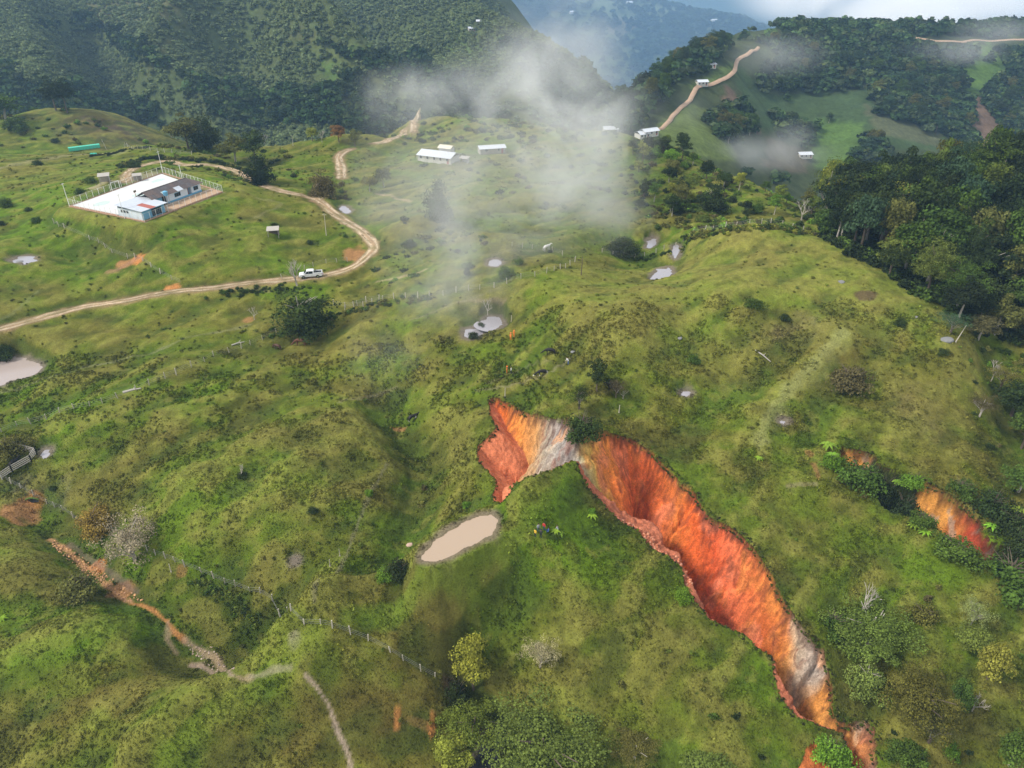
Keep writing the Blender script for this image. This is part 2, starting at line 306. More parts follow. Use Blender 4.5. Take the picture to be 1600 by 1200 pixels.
            a = sst(.54, .70, st2)[:, None]*0.45; cc = cc*(1-a)+og*a*np.clip(cc.sum(1)/.9, .7, 1.3)[:, None]
            a = sst(.52, .66, big)[:, None]*0.45*warm*(ff < 1240)[:, None]; cc = cc*(1-a)+rd*a
            a = sst(.56, .7, fbm(px/3+9, py/3, 57, 4))[:, None]*0.5*warm*(ff < 1190)[:, None]; cc = cc*(1-a)+pk_*a
            cc = cc*(0.74+0.5*st)[:, None]*(0.58+0.85*sp)[:, None]
            crack = sst(.055, .0, np.abs(fbm((sb+wx)/2.1, db/9, 56, 3)-.5))*sst(.45, .6, fbm(px/3, py/3, 54, 2)); a = crack[:, None]*.6; cc = cc*(1-a)+np.array((.12,.04,.025))*a
            a = (sst(.62, .76, fbm(px/1.3, py/1.0, 53, 3)))[:, None]*.5; cc = cc*(1-a)+np.array((.24,.07,.035))*a
            lc = np.array((.66,.21,.10))*(0.72+0.55*fbm(sL/1.0, dl/6, 77, 3))[:, None]*(0.85+.3*fbm(px/.5, py/.5, 78, 2))[:, None]
            nc = np.array((.52,.17,.09))*(0.6+0.7*fbm(px/.6, py/.6, 79, 3))[:, None]
            cc = np.where((which == 1)[:, None], lc, cc); cc = np.where((which == 2)[:, None], nc, cc)
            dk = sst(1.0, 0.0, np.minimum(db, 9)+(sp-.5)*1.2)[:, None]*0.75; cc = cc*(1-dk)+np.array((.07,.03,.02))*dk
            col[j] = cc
    i = sel(x, y, GUL, 1.5)
    if len(i):
        px0, py0 = x[i], y[i]; px = px0+(fbm(px0/1.5, py0/1.5, 81, 3)-0.5); py = py0+(fbm(px0/1.5, py0/1.5, 85, 3)-0.5)
        ins = inpoly(px, py, GUL); j = i[ins]; px, py = px[ins], py[ins]
        db, sb, zb = polydist(px, py, GB_); dn, sn, zn = polydist(px, py, GN_)
        z = np.maximum(zb-0.5-2.3*db-np.abs(fbm(sb/1.8, db/8, 86, 3)-.5)*2, zn-.3-1.7*dn); z = np.maximum(z, np.minimum(zb, zn)-9)
        z = np.minimum(z, h[j]-.1); h[j] = z
        tot = 1.0; L = np.cumsum(np.r_[0, np.hypot(*np.diff(GB_[:, :2], axis=0).T)])
        s1 = sst(L[0]-1, L[0]+.5, sb)*sst(L[2]+.6, L[2]-.4, sb); s2 = sst(L[5]-.8, L[5]+.4, sb)*sst(L[9]+1.5, L[9]-.3, sb); mm = np.clip(s1+s2, 0, 1)
        if soil:
            st = fbm(sb/.6, db/5, 87, 3); a = sst(L[7]-1, L[8], sb+(fbm(px/1.5, py/1.5, 88, 2)-.5)*3)[:, None]
            cc = (np.array((.60,.27,.06))*(1-a)+np.array((.42,.07,.03))*a)*(.6+.8*st)[:, None]
            m4 = sst(.6, .7, fbm(px/1.2, py/1.2, 89, 3))[:, None]*.6; cc = cc*(1-m4)+np.array((.42,.33,.25))*m4
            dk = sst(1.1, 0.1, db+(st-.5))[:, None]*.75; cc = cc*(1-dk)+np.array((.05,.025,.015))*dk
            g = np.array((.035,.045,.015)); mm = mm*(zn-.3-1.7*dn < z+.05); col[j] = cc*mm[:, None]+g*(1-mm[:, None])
        msk[j] = 1
    i = sel(x, y, SC3, 1)
    if len(i):
        px, py = x[i], y[i]; px = px+(fbm(px, py, 91, 3)-0.5)*.7; ins = inpoly(px, py, SC3); j = i[ins]; px, py = px[ins], py[ins]
        db, sb, zb = polydist(px, py, SB_); dn, sn, zn = polydist(px, py, SN_)
        h[j] = np.minimum(h[j], np.maximum(zb-.3-1.4*db, zn-.2-.8*dn))
        if soil: col[j] = np.array((.58,.17,.05))*(.6+.8*fbm(px/.5, py/1.5, 92, 3))[:, None]
        msk[j] = 1
    return (h, col, msk) if soil else h
def ground(u, v):
    """the point of the finished hill seen at this picture point"""
    q = hit(u, v, H1, 40, 650)
    if q is None: return None
    return (q[0], q[1], float(H(q[0], q[1])[0]))

# ------------------------------------------------------------------ ground colours
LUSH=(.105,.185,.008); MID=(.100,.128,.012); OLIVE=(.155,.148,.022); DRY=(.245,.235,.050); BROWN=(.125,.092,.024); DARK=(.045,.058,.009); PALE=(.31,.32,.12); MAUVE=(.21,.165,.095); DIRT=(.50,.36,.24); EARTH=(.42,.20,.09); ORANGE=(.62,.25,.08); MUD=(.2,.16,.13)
blobs = [(60,350,140,60,LUSH,.8),(300,400,200,40,LUSH,.45),(80,300,140,40,LUSH,.7),(150,420,90,20,DARK,.3),(330,280,60,14,LUSH,.6),(470,290,50,20,LUSH,.6),(300,560,120,16,BROWN,.3),(60,470,70,14,BROWN,.35),(170,480,150,12,MID,.6),
 (300,215,90,16,DRY,.5),(40,270,70,20,DRY,.5),(130,232,90,14,OLIVE,.5),(60,190,70,20,LUSH,.6),(175,200,60,22,(.10,.07,.05),.95),(130,190,50,20,(.10,.075,.05),.6),(700,360,90,25,BROWN,.35),(620,300,120,40,MID,.5),(820,320,120,40,LUSH,.35),
 (1180,400,170,50,DRY,.75),(1330,440,90,40,DRY,.75),(1050,450,110,30,DRY,.6),(930,470,90,25,DRY,.5),(900,430,90,30,DRY,.45),(1000,520,80,30,DRY,.5),(1250,515,70,16,MAUVE,.6),(1320,560,45,25,BROWN,.6),(1400,545,50,14,(.26,.2,.03),.4),(1370,530,90,20,DRY,.3),
 (1160,480,40,25,MID,.6),(1350,640,120,50,BROWN,.45),(1450,600,70,40,OLIVE,.5),(1450,650,40,40,MAUVE,.3),(1150,590,60,60,DRY,.4),(1220,620,16,60,LUSH,.5),(1110,650,60,35,MID,.5),(1000,620,80,40,OLIVE,.5),(1250,760,120,60,OLIVE,.5),(1180,740,80,40,BROWN,.35),(1350,850,80,50,LUSH,.3),(1250,870,70,60,BROWN,.3),
 (1330,960,90,60,MID,.4),(1470,1000,90,80,MID,.5),(1560,1000,50,60,BROWN,.3),(1420,1090,60,50,BROWN,.5),
 (560,640,50,60,DARK,.35),(470,620,120,50,OLIVE,.4),(480,700,120,50,DRY,.4),(600,800,70,60,DARK,.35),(400,760,120,50,DRY,.4),(350,640,140,40,MID,.4),(250,700,120,60,BROWN,.35),(430,880,70,30,BROWN,.3),(300,740,90,20,LUSH,.5),(60,640,100,30,LUSH,.35),(200,610,90,20,LUSH,.4),
 (680,560,90,60,OLIVE,.5),(820,560,70,50,DARK,.45),(870,600,90,20,BROWN,.3),(700,650,70,40,OLIVE,.4),(690,740,50,40,MID,.4),
 (880,760,45,40,LUSH,.85),(870,830,70,30,LUSH,.8),(780,870,60,22,LUSH,.8),(650,930,90,16,LUSH,.8),(560,970,50,12,LUSH,.7),(960,820,40,40,DARK,.4),(870,900,80,30,BROWN,.4),(760,980,110,60,BROWN,.6),(640,1000,120,40,BROWN,.4),(960,1050,50,90,BROWN,.3),(930,980,60,50,MID,.4),(1060,950,80,80,MID,.5),(1100,1130,80,60,LUSH,.35),(980,1130,90,60,OLIVE,.4),(830,1110,50,50,LUSH,.4),
 (520,1010,60,25,LUSH,.5),(440,1050,60,16,LUSH,.7),(340,1110,45,35,LUSH,.85),(280,1170,45,30,LUSH,.7),(400,985,70,40,DARK,.6),(330,960,70,40,DARK,.45),(540,1080,110,60,BROWN,.6),(430,1150,100,50,BROWN,.5),(350,1060,40,20,DARK,.4),(640,1140,60,40,BROWN,.5),
 (190,980,70,30,LUSH,.75),(90,1000,90,30,LUSH,.5),(60,930,120,30,DARK,.45),(260,900,60,40,DARK,.35),(170,870,60,30,DARK,.25),(60,860,60,40,LUSH,.4),(100,1130,120,60,BROWN,.45),(230,1080,80,40,BROWN,.3),(30,1060,40,20,DARK,.5),(320,1040,60,20,MID,.5),(30,740,40,40,DARK,.6),(60,780,60,14,MUD,.4)]
soilspots = [(30,800,20,9,EARTH,.8),(150,890,14,9,ORANGE,.8),(190,925,22,8,EARTH,.7),(195,412,14,3,EARTH,.8),(215,404,8,4,ORANGE,.9),(620,1122,5,12,ORANGE,.6),(660,1135,20,6,EARTH,.25),(675,1140,6,14,ORANGE,.6),(460,997,10,8,(.3,.27,.18),.7),(622,670,14,2,EARTH,.6),(1075,762,6,3,EARTH,.3),(555,398,18,8,EARTH,.75),(270,452,14,3,ORANGE,.8),(390,452,40,2,DIRT,.3),(1355,462,16,5,(.1,.06,.04),.8),(940,605,30,10,BROWN,.5),(1265,708,6,4,EARTH,.5),(1274,733,4,9,EARTH,.5),(390,500,12,4,EARTH,.6),(800,520,14,20,OLIVE,.3),(370,795,0.1,.1,EARTH,.1),(500,300,10,8,EARTH,.8),(285,893,8,5,EARTH,.5),(57,780,10,5,ORANGE,.4),(705,1080,14,10,(.12,.07,.05),.6)]
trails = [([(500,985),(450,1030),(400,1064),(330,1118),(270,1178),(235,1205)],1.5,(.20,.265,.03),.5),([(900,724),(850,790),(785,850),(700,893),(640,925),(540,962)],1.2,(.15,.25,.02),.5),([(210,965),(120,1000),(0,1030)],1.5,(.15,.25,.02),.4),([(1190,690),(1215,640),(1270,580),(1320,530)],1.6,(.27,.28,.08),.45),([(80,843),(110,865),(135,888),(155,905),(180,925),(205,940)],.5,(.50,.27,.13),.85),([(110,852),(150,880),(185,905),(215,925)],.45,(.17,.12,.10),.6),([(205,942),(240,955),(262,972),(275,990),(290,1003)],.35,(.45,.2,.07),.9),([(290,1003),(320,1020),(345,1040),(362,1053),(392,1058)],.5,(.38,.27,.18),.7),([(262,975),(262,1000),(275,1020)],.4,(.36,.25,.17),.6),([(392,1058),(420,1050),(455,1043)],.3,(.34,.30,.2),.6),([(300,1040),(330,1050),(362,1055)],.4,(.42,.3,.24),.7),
 ([(478,1057),(495,1075),(512,1098),(522,1125),(530,1150),(545,1180),(549,1215)],.3,(.42,.32,.25),.8),([(0,612),(120,578),(220,555),(320,522),(400,505)],.35,(.24,.24,.12),.5),([(0,500),(30,482),(60,455)],.3,(.24,.26,.12),.4),([(170,425),(195,414),(212,405)],.8,(.36,.2,.12),.6),([(213,404),(255,380),(300,365)],.3,(.12,.07,.04),.5),([(590,440),(640,430),(665,420)],.5,DIRT,.5),([(520,307),(545,320),(560,333)],.1,DIRT,.1),([(590,304),(612,307),(640,314)],.7,DIRT,.6),([(690,478),(740,470),(790,468)],.3,(.3,.22,.14),.5),([(640,500),(700,478),(780,450)],.25,(.26,.23,.13),.4),
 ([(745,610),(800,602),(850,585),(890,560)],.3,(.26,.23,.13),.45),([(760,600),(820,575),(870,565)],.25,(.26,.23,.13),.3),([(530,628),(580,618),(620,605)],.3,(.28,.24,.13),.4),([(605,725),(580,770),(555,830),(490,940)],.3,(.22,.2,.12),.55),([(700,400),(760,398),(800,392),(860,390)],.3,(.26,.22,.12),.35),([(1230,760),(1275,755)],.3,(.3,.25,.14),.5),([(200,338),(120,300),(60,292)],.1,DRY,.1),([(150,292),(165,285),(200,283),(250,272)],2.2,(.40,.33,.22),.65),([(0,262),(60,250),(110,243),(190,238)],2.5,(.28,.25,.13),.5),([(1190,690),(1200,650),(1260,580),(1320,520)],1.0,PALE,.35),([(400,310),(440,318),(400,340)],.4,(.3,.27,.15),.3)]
def shade_ground(x, y, h):
    n1 = fbm(x/34, y/26, 101, 3); n2 = fbm(x/9, y/6, 104, 4); n3 = fbm(x/2.6, y/1.9, 107, 3); n4 = fbm(x/0.9, y/0.9, 109, 2); n5 = fbm(x/16+y/30, y/12, 112, 3)
    def mix(c, k, a): a = np.clip(a, 0, 1)[:, None]; return c*(1-a)+np.array(k)*a
    c = np.tile(np.array(MID), (len(x), 1)).astype(float)
    c = mix(c, OLIVE, sst(.40, .6, n1)*.8); c = mix(c, LUSH, sst(.46, .62, n5)*.7)
    px = x+(n2-.5)*14; py = y+(n3-.5)*9+(n5-.5)*12
    for (u, v, ru, rv, k, a) in blobs:
        q = hit(u, v, H1, 40, 700, 2); 
        if q is None: continue
        t = math.dist(q, (0, 0, CAMZ)); rx = ru*t/F; q2 = hit(u, v-rv, H1, 40, 700, 2) or (0, q[1]+rv*t/F*3, 0); ry = max(abs(q2[1]-q[1]), rv*t/F)
        ry = min(ry, rx*3+rv*t/F*2.5)
        i = np.nonzero((abs(px-q[0]) < rx*2) & (abs(py-q[1]) < ry*2))[0]
        r2 = ((px[i]-q[0])/rx)**2+((py[i]-q[1])/ry)**2; c[i] = mix(c[i], k, a*np.exp(-r2*1.1)*1.1)
    # tops dry, hollows lush, with crest highlights and hollow shade painted in
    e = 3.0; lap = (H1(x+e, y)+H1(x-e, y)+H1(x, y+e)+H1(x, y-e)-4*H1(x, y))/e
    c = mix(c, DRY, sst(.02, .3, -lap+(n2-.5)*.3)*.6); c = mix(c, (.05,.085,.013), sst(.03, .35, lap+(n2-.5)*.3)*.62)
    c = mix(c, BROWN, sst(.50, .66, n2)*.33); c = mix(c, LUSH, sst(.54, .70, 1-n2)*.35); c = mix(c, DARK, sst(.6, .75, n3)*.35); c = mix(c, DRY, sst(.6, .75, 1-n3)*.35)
    c *= (0.76+0.48*n4)[:, None]
    for (u, v, ru, rv, k, a) in soilspots:
        q = hit(u, v, H1, 40, 700, 1)
        if q is None: continue
        t = math.dist(q, (0, 0, CAMZ)); rx = ru*t/F; sd_ = abs(raydir(u, v)[2])/np.linalg.norm(raydir(u, v)); ry = rv*t/F/sd_
        i = np.nonzero((abs(x-q[0]) < rx*2) & (abs(y-q[1]) < ry*2))[0]
        r2 = ((x[i]-q[0])/rx)**2+((y[i]-q[1])/ry)**2; c[i] = mix(c[i], k, a*sst(1.3, .5, r2+(n3[i]-.5)*2.2)); 
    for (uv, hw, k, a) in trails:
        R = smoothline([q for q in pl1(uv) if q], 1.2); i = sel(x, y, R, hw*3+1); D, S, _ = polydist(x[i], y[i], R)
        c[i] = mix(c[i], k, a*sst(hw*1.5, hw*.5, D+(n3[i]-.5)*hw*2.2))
    for k, (R, hw) in ROADS.items():
        i = sel(x, y, R, 5); D, S, _ = polydist(x[i], y[i], R); c[i] = mix(c[i], (.30,.19,.11), .8*sst(hw+1.1, hw*.7, D+(n3[i]-.5)*1.6))
    for n, (P, lvl) in PONDS.items():
        i = sel(x, y, P, 3); D, _, _ = polydist(x[i], y[i], list(P)+[P[0]]); ins = inpoly(x[i], y[i], P); D = np.where(ins, 0, D)
        c[i] = mix(c[i], (.22,.17,.12) if n == 'beige' else MUD, .85*sst(1.6, .3, D+(n3[i]-.5)*1.5))
    T = [SL(a, b)[:2] for a, b in ((-.5,-.5),(30,-.5),(37.8,33.5),(.5,30.5))]
    i = sel(x, y, T, 2); ins = inpoly(x[i], y[i], T); c[i[ins]] = mix(c[i[ins]], (.34,.27,.16), .8*sst(.35,.6,n3[i[ins]])+.1)
    return c

# ------------------------------------------------------------------ materials
MATS = {}
def newmat(name):
    m = bpy.data.materials.new(name); m.use_nodes = True; nt = m.node_tree; b = nt.nodes['Principled BSDF']; return m, nt, b
def N(nt, t, **kw):
    n = nt.nodes.new(t)
    for k, v in kw.items():
        if k.startswith('_'): setattr(n, k[1:], v)
        else: n.inputs[k.replace('__', ' ')].default_value = v
    return n
def plain(name, col, rough=0.7, metal=0.0, var=0.15, scale=3.0, bump=0.0, spec=0.3):
    if name in MATS: return MATS[name]
    m, nt, b = newmat(name); L = nt.links.new
    tc = N(nt, 'ShaderNodeTexCoord'); no = N(nt, 'ShaderNodeTexNoise', Scale=scale, Detail=4.0); L(tc.outputs['Object'], no.inputs['Vector'])
    mr = N(nt, 'ShaderNodeMapRange', To__Min=1-var, To__Max=1+var); L(no.outputs['Fac'], mr.inputs['Value'])
    mx = N(nt, 'ShaderNodeVectorMath', _operation='SCALE'); mx.inputs[0].default_value = col[:3]; L(mr.outputs[0], mx.inputs['Scale']); L(mx.outputs[0], b.inputs['Base Color'])
    b.inputs['Roughness'].default_value = rough; b.inputs['Metallic'].default_value = metal; b.inputs['Specular IOR Level'].default_value = spec
    if bump:
        bp = N(nt, 'ShaderNodeBump', Strength=bump, Distance=0.05); L(no.outputs['Fac'], bp.inputs['Height']); L(bp.outputs[0], b.inputs['Normal'])
    MATS[name] = m; return m
def attrmat(name, attr, s1=3.0, s2=.6, amt=.5, rough=.95, bump=.6, bdist=.25):
    """colour from a vertex attribute, broken up by fine grain and relief"""
    m, nt, b = newmat(name); L = nt.links.new
    at = N(nt, 'ShaderNodeAttribute', _attribute_name=attr); geo = N(nt, 'ShaderNodeNewGeometry')
    n1 = N(nt, 'ShaderNodeTexNoise', Scale=s1, Detail=5.0, Roughness=.7); L(geo.outputs['Position'], n1.inputs['Vector'])
    n2 = N(nt, 'ShaderNodeTexNoise', Scale=s2, Detail=4.0, Roughness=.65); L(geo.outputs['Position'], n2.inputs['Vector'])
    r1 = N(nt, 'ShaderNodeMapRange', From__Min=.3, From__Max=.7, To__Min=1-amt, To__Max=1+amt); L(n1.outputs['Fac'], r1.inputs['Value'])
    r2 = N(nt, 'ShaderNodeMapRange', From__Min=.3, From__Max=.7, To__Min=1-amt*.6, To__Max=1+amt*.6); L(n2.outputs['Fac'], r2.inputs['Value'])
    mu = N(nt, 'ShaderNodeMath', _operation='MULTIPLY'); L(r1.outputs[0], mu.inputs[0]); L(r2.outputs[0], mu.inputs[1])
    sc = N(nt, 'ShaderNodeVectorMath', _operation='SCALE'); L(at.outputs['Color'], sc.inputs[0]); L(mu.outputs[0], sc.inputs['Scale']); L(sc.outputs[0], b.inputs['Base Color'])
    b.inputs['Roughness'].default_value = rough; b.inputs['Specular IOR Level'].default_value = 0.12
    bp = N(nt, 'ShaderNodeBump', Strength=bump, Distance=bdist); L(n1.outputs['Fac'], bp.inputs['Height']); L(bp.outputs[0], b.inputs['Normal'])
    MATS[name] = m; return m
def link(name, me, mat=None, parent=None, loc=None, **props):
    o = bpy.data.objects.new(name, me); C.objects.link(o)
    if mat is not None and me is not None and hasattr(me, 'materials') and len(me.materials) == 0: me.materials.append(mat)
    if parent is not None: o.parent = parent
    if loc is not None: o.location = loc
    for k, v in props.items(): o[k] = v
    return o
def gridmesh(name, X, Y, Z, mat, colors=None, smooth=True, drop=None, keep=None, **props):
    ny, nx = X.shape; V = np.stack([X, Y, Z], -1).reshape(-1, 3).astype(np.float32)
    idx = np.arange(nx*ny).reshape(ny, nx); q = np.stack([idx[:-1, :-1], idx[:-1, 1:], idx[1:, 1:], idx[1:, :-1]], -1).reshape(-1, 4)
    if drop is not None: q = q[~drop.ravel()[q].all(1)]
    if keep is not None:
        q = q[keep.ravel()[q].any(1)]; us = np.unique(q); mp = np.zeros(len(V), np.int64); mp[us] = np.arange(len(us)); q = mp[q]; V = V[us]
        if colors is not None: colors = colors[us]
    me = bpy.data.meshes.new(name); me.vertices.add(len(V)); me.vertices.foreach_set('co', V.ravel())
    me.loops.add(q.size); me.loops.foreach_set('vertex_index', q.ravel().astype(np.int32)); me.polygons.add(len(q))
    me.polygons.foreach_set('loop_start', (np.arange(len(q))*4).astype(np.int32)); me.polygons.foreach_set('loop_total', np.full(len(q), 4, np.int32))
    if smooth: me.polygons.foreach_set('use_smooth', np.ones(len(q), bool))
    me.update()
    if colors is not None:
        a = me.color_attributes.new('gcol', 'FLOAT_COLOR', 'POINT'); a.data.foreach_set('color', np.c_[colors, np.ones(len(colors))].astype(np.float32).ravel())
    return link(name, me, mat, **props)

GRASS = attrmat('pasture', 'gcol', 3.2, .6, .32, bump=1.0, bdist=.35)
def axis(segs):
    o = []
    for a, b, d in segs: o += list(np.arange(a, b, d))
    return np.array(o+[segs[-1][1]])
gx = axis([(-304,-200,1.2),(-200,-70,.6),(-70,-8,.42),(-8,52,.26),(52,100,.42),(100,180,.8),(180,304,2)])
gy = axis([(12,48,1.5),(48,62,.45),(62,124,.28),(124,160,.42),(160,210,.6),(210,300,.9),(300,444,1.4)])
GX, GY = np.meshgrid(gx, gy)
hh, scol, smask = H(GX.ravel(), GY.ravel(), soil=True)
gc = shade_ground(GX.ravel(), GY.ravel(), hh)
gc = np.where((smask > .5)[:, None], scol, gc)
drop = (smask > .5).reshape(GX.shape); drop[1:-1, 1:-1] &= drop[:-2, 1:-1] & drop[2:, 1:-1] & drop[1:-1, :-2] & drop[1:-1, 2:]
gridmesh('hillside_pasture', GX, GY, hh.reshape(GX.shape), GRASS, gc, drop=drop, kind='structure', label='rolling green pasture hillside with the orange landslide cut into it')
SCAR = attrmat('bare_earth', 'gcol', 4.0, 1.2, .34, bump=1.0, bdist=.3)
def scar(name, P, d, label):
    bb = bbox(P, .6); xs, ys = np.arange(bb[0], bb[1], d), np.arange(bb[2], bb[3], d); X, Y = np.meshgrid(xs, ys); h_, c_, m_ = H(X.ravel(), Y.ravel(), soil=True)
    inside = inpoly(X.ravel(), Y.ravel(), P) & (m_ > .5); c_ = np.where((m_ > .5)[:, None], c_, np.array(BROWN)*.6)
    return gridmesh(name, X, Y, h_.reshape(X.shape), SCAR, c_, keep=(m_ > .5).reshape(X.shape) & inside.reshape(X.shape), kind='structure', label=label)
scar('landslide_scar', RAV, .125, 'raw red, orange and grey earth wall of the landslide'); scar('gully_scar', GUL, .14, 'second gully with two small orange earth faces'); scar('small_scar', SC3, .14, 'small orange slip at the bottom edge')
# road ribbons
ROADM = plain('road_dirt', (.50,.38,.25), .95, var=.3, scale=.9, bump=.3, spec=.1)
for k, (R, hw) in ROADS.items():
    n = len(R); T = np.gradient(R[:, :2], axis=0); T /= np.linalg.norm(T, axis=1)[:, None]+1e-9; Nn = np.c_[-T[:, 1], T[:, 0]]
    offs = [(-1.2,-.25),(-.9,.02),(-.72,.02),(-.55,-.03),(-.38,.0),(-.2,.05),(0,.08),(.2,.05),(.38,.0),(.55,-.03),(.72,.02),(.9,.02),(1.2,-.25)]
    dist = np.cumsum(np.r_[0, np.hypot(*np.diff(R[:, :2], axis=0).T)]); wv = hw*(0.65+0.75*fbm(dist/5, dist*0, 140, 3))
    X = np.stack([R[:, 0]+Nn[:, 0]*o*wv for o, _ in offs], 1); Y = np.stack([R[:, 1]+Nn[:, 1]*o*wv for o, _ in offs], 1)
    Z = H(X.ravel(), Y.ravel()).reshape(X.shape)+np.array([d for _, d in offs])[None]+0.03
    X += (fbm(X/1.5, Y/1.5, 141, 2)-.5)*.7; Y += (fbm(X/1.5+7, Y/1.5, 142, 2)-.5)*.7; Z = H(X.ravel(), Y.ravel()).reshape(X.shape)+np.array([d for _, d in offs])[None]+0.03
    o_ = np.abs(np.array([o for o, _ in offs]))[None]+0*X; rut = np.exp(-((o_-.5)/.2)**2); n_ = fbm(X/1.3, Y/1.3, 143, 3); n2_ = fbm(X/7, Y/7, 144, 3)
    c0 = np.array((.40,.27,.16))[None, None]; c1 = np.array((.60,.49,.35))[None, None]; c2 = np.array((.20,.17,.07))[None, None]
    cc = c0*(1-rut[..., None])+c1*rut[..., None]; g_ = (sst(.5, .68, n_+.12*(o_ < .15)+.25*(o_ > .85))*.8)[..., None]; cc = cc*(1-g_)+c2*g_; cc *= (.7+.6*n2_)[..., None]
    gridmesh('dirt_road', X, Y, Z, GRASS, cc.reshape(-1, 3), kind='structure')

# ------------------------------------------------------------------ far hills
def fardisp(X, Y, a, L, s): return (fbm(X/L, Y/L, s, 4)-.5)*a
rp = [PY(*c) for c in [(1000,212,385),(1020,196,410),(1050,165,450),(1075,148,480),(1095,132,505),(1145,105,560),(1165,85,600),(1190,68,640),(1215,45,690),(1300,42,720),(1400,50,720),(1500,44,740),(1600,44,760),(1750,44,800),
 (1250,140,600),(1350,140,600),(1450,150,605),(1550,150,620),(1600,200,580),(1750,180,620),(1250,200,545),(1350,200,540),(1450,220,535),(1600,265,530),(1250,262,490),(1400,290,480),(1600,320,470),
 (975,165,440),(1000,140,490),(1060,100,560),(1110,72,630),(1160,52,690),(1070,190,440),(1130,225,430),(1110,165,490),(1150,240,430),(1185,190,500),(1165,140,560),(980,200,400)]]
rr = [(60,370,-35),(30,350,-20),(120,350,-45),(200,380,-60),(320,400,-60),(-20,400,-50),(0,460,-75),(40,560,-95),(100,700,-85),(180,860,-60),(400,920,-40),(650,960,-40),(600,600,-20),(500,400,-60),(-60,520,-90),(600,760,15)]
rh = RBF(rp+rr, smooth=.003)
RHF = Field(-90, 640, 345, 960, 4.0, lambda X, Y: rh(X, Y)+(fbm(X/40, Y/40, 150, 3)-.5)*9)
lp = [PY(*c) for c in [(0,0,770),(150,0,830),(330,0,730),(500,0,820),(690,-5,800),(0,60,690),(130,60,740),(0,100,610),(130,100,690),(230,108,600),(290,60,660),(350,100,645),(440,60,640),(560,112,600),(640,142,575),(560,60,720),(700,100,665),(780,55,720),(850,92,650),(900,122,620),(960,163,590),
 (0,200,520),(130,150,590),(200,210,530),(300,180,520),(400,210,510),(600,185,540),(500,160,560),(700,195,545),(850,190,560),(960,195,560),(0,-100,900),(300,-100,880),(560,-90,930),(-200,0,760),(-200,150,580)]]
lr = [(-200,420,-45),(-50,450,-60),(-320,430,-40),(-420,500,-30),(0,500,-75),(60,520,-85),(170,640,-110),(130,760,-100),(60,900,-80),(100,1000,-100),(-60,1000,80),(-600,700,60),(-600,1000,170),(-300,1000,150),(-600,500,0)]
lm = RBF(lp+lr, smooth=.003)
LMF = Field(-640, 190, 400, 1010, 4.0, lambda X, Y: lm(X, Y)+(fbm(X/55, Y/55, 155, 4)-.5)*16)
for uv_, a_, w_ in [([(330,-5),(280,55),(225,112)],16,24),([(430,45),(540,100),(650,150)],20,24),([(130,40),(200,110),(330,200)],-18,24),([(560,30),(660,100),(770,180)],-16,26),([(690,-5),(800,70),(900,130)],8,24),([(30,0),(60,90),(60,150)],10,26),([(420,0),(380,80),(400,190)],-8,22)]:
    feat(LMF.Z, LMF.X, LMF.Y, [q for q in [hit(u, v, LMF, 300, 1400, 2) for u, v in uv_] if q], a_*1.9, w_)
K17 = 1.7
mp = [PY(u_, v_, y_*K17) for u_, v_, y_ in [(600,-20,2100),(700,0,1950),(800,-10,2050),(900,-15,2150),(1010,2,2150),(1060,14,2100),(1110,32,2020),(1165,52,1930),(1230,75,1850),(1400,110,1800),(1000,60,1850),(900,140,1500),(1000,130,1540),(1100,100,1700),(850,60,1750),(750,60,1700),(960,175,1380),(700,120,1500),(930,90,1620),(1060,60,1820),(800,110,1520)]]
mr_ = [(x_*K17, y_*K17, 90+(z_-90)*K17) for x_, y_, z_ in [(-500,1800,-50),(600,2300,-330),(400,2500,-350),(900,1700,-300),(1200,2300,-300),(0,2500,-100),(-500,1200,-260),(900,1200,-280),(200,1150,-270),(0,3000,-300),(1300,3000,-330)]]
mm_ = RBF(mp+mr_, smooth=.003)
MFF = Field(-850, 2210, 1955, 5100, 22.0, lambda X, Y: mm_(X, Y)+(fbm(X/272, Y/272, 160, 4)-.5)*100)
fp = [PY(u_, v_, y_*K17) for u_, v_, y_ in [(500,-60,4200),(1000,0,3600),(1170,0,3500),(1300,20,3400),(1450,0,3500),(1600,10,3400),(1200,60,2950),(1400,60,2950),(1600,60,2950),(1000,60,2950),(1200,-90,4400),(1500,-110,4500),(800,-100,4400),(300,-100,4600),(1300,-40,3900),(1600,-40,3900),(1800,-60,4000),(1000,-50,4000)]]
ff_ = RBF(fp+[(x_*K17, y_*K17, 90+(z_-90)*K17) for x_, y_, z_ in [(-2500,4500,150),(4500,4500,150),(-2500,2950,-300),(4500,2950,-300),(0,5200,250),(3000,5200,350)]], smooth=.01, sc=400)
FFF = Field(-4250, 7650, 4930, 8840, 75.0, lambda X, Y: ff_(X, Y)+(np.abs(fbm(X/1000, Y/1200, 165, 4)-.5))*-800+110)
def mixc(c, k, a): a = np.clip(a, 0, 1)[:, None]; return c*(1-a)+np.array(k)*a
def project(x, y, z):
    dz = z-CAMZ; dep = y*CP-dz*SP; up = y*SP+dz*CP; return 800+F*x/dep, 600-F*up/dep
FOREST=(.075,.10,.035); 
def farshade(Fd, base, patches, s, L=30):
    x, y, z = Fd.X.ravel(), Fd.Y.ravel(), Fd.Z.ravel(); n = fbm(x/L, y/L, s, 4); n2 = fbm(x/(L/5), y/(L/5), s+5, 3); u, v = project(x, y, z)
    c = np.tile(np.array(base), (len(x), 1)).astype(float); c = mixc(c, (.07,.085,.03), sst(.45, .65, n)*.7)
    u = u+(n2-.5)*14; v = v+(n-.5)*8
    for P, k, a in patches: m = inpoly(u, v, P); c[m] = mixc(c[m], k, np.full(m.sum(), a))
    return c*(0.8+.4*n2)[:, None]
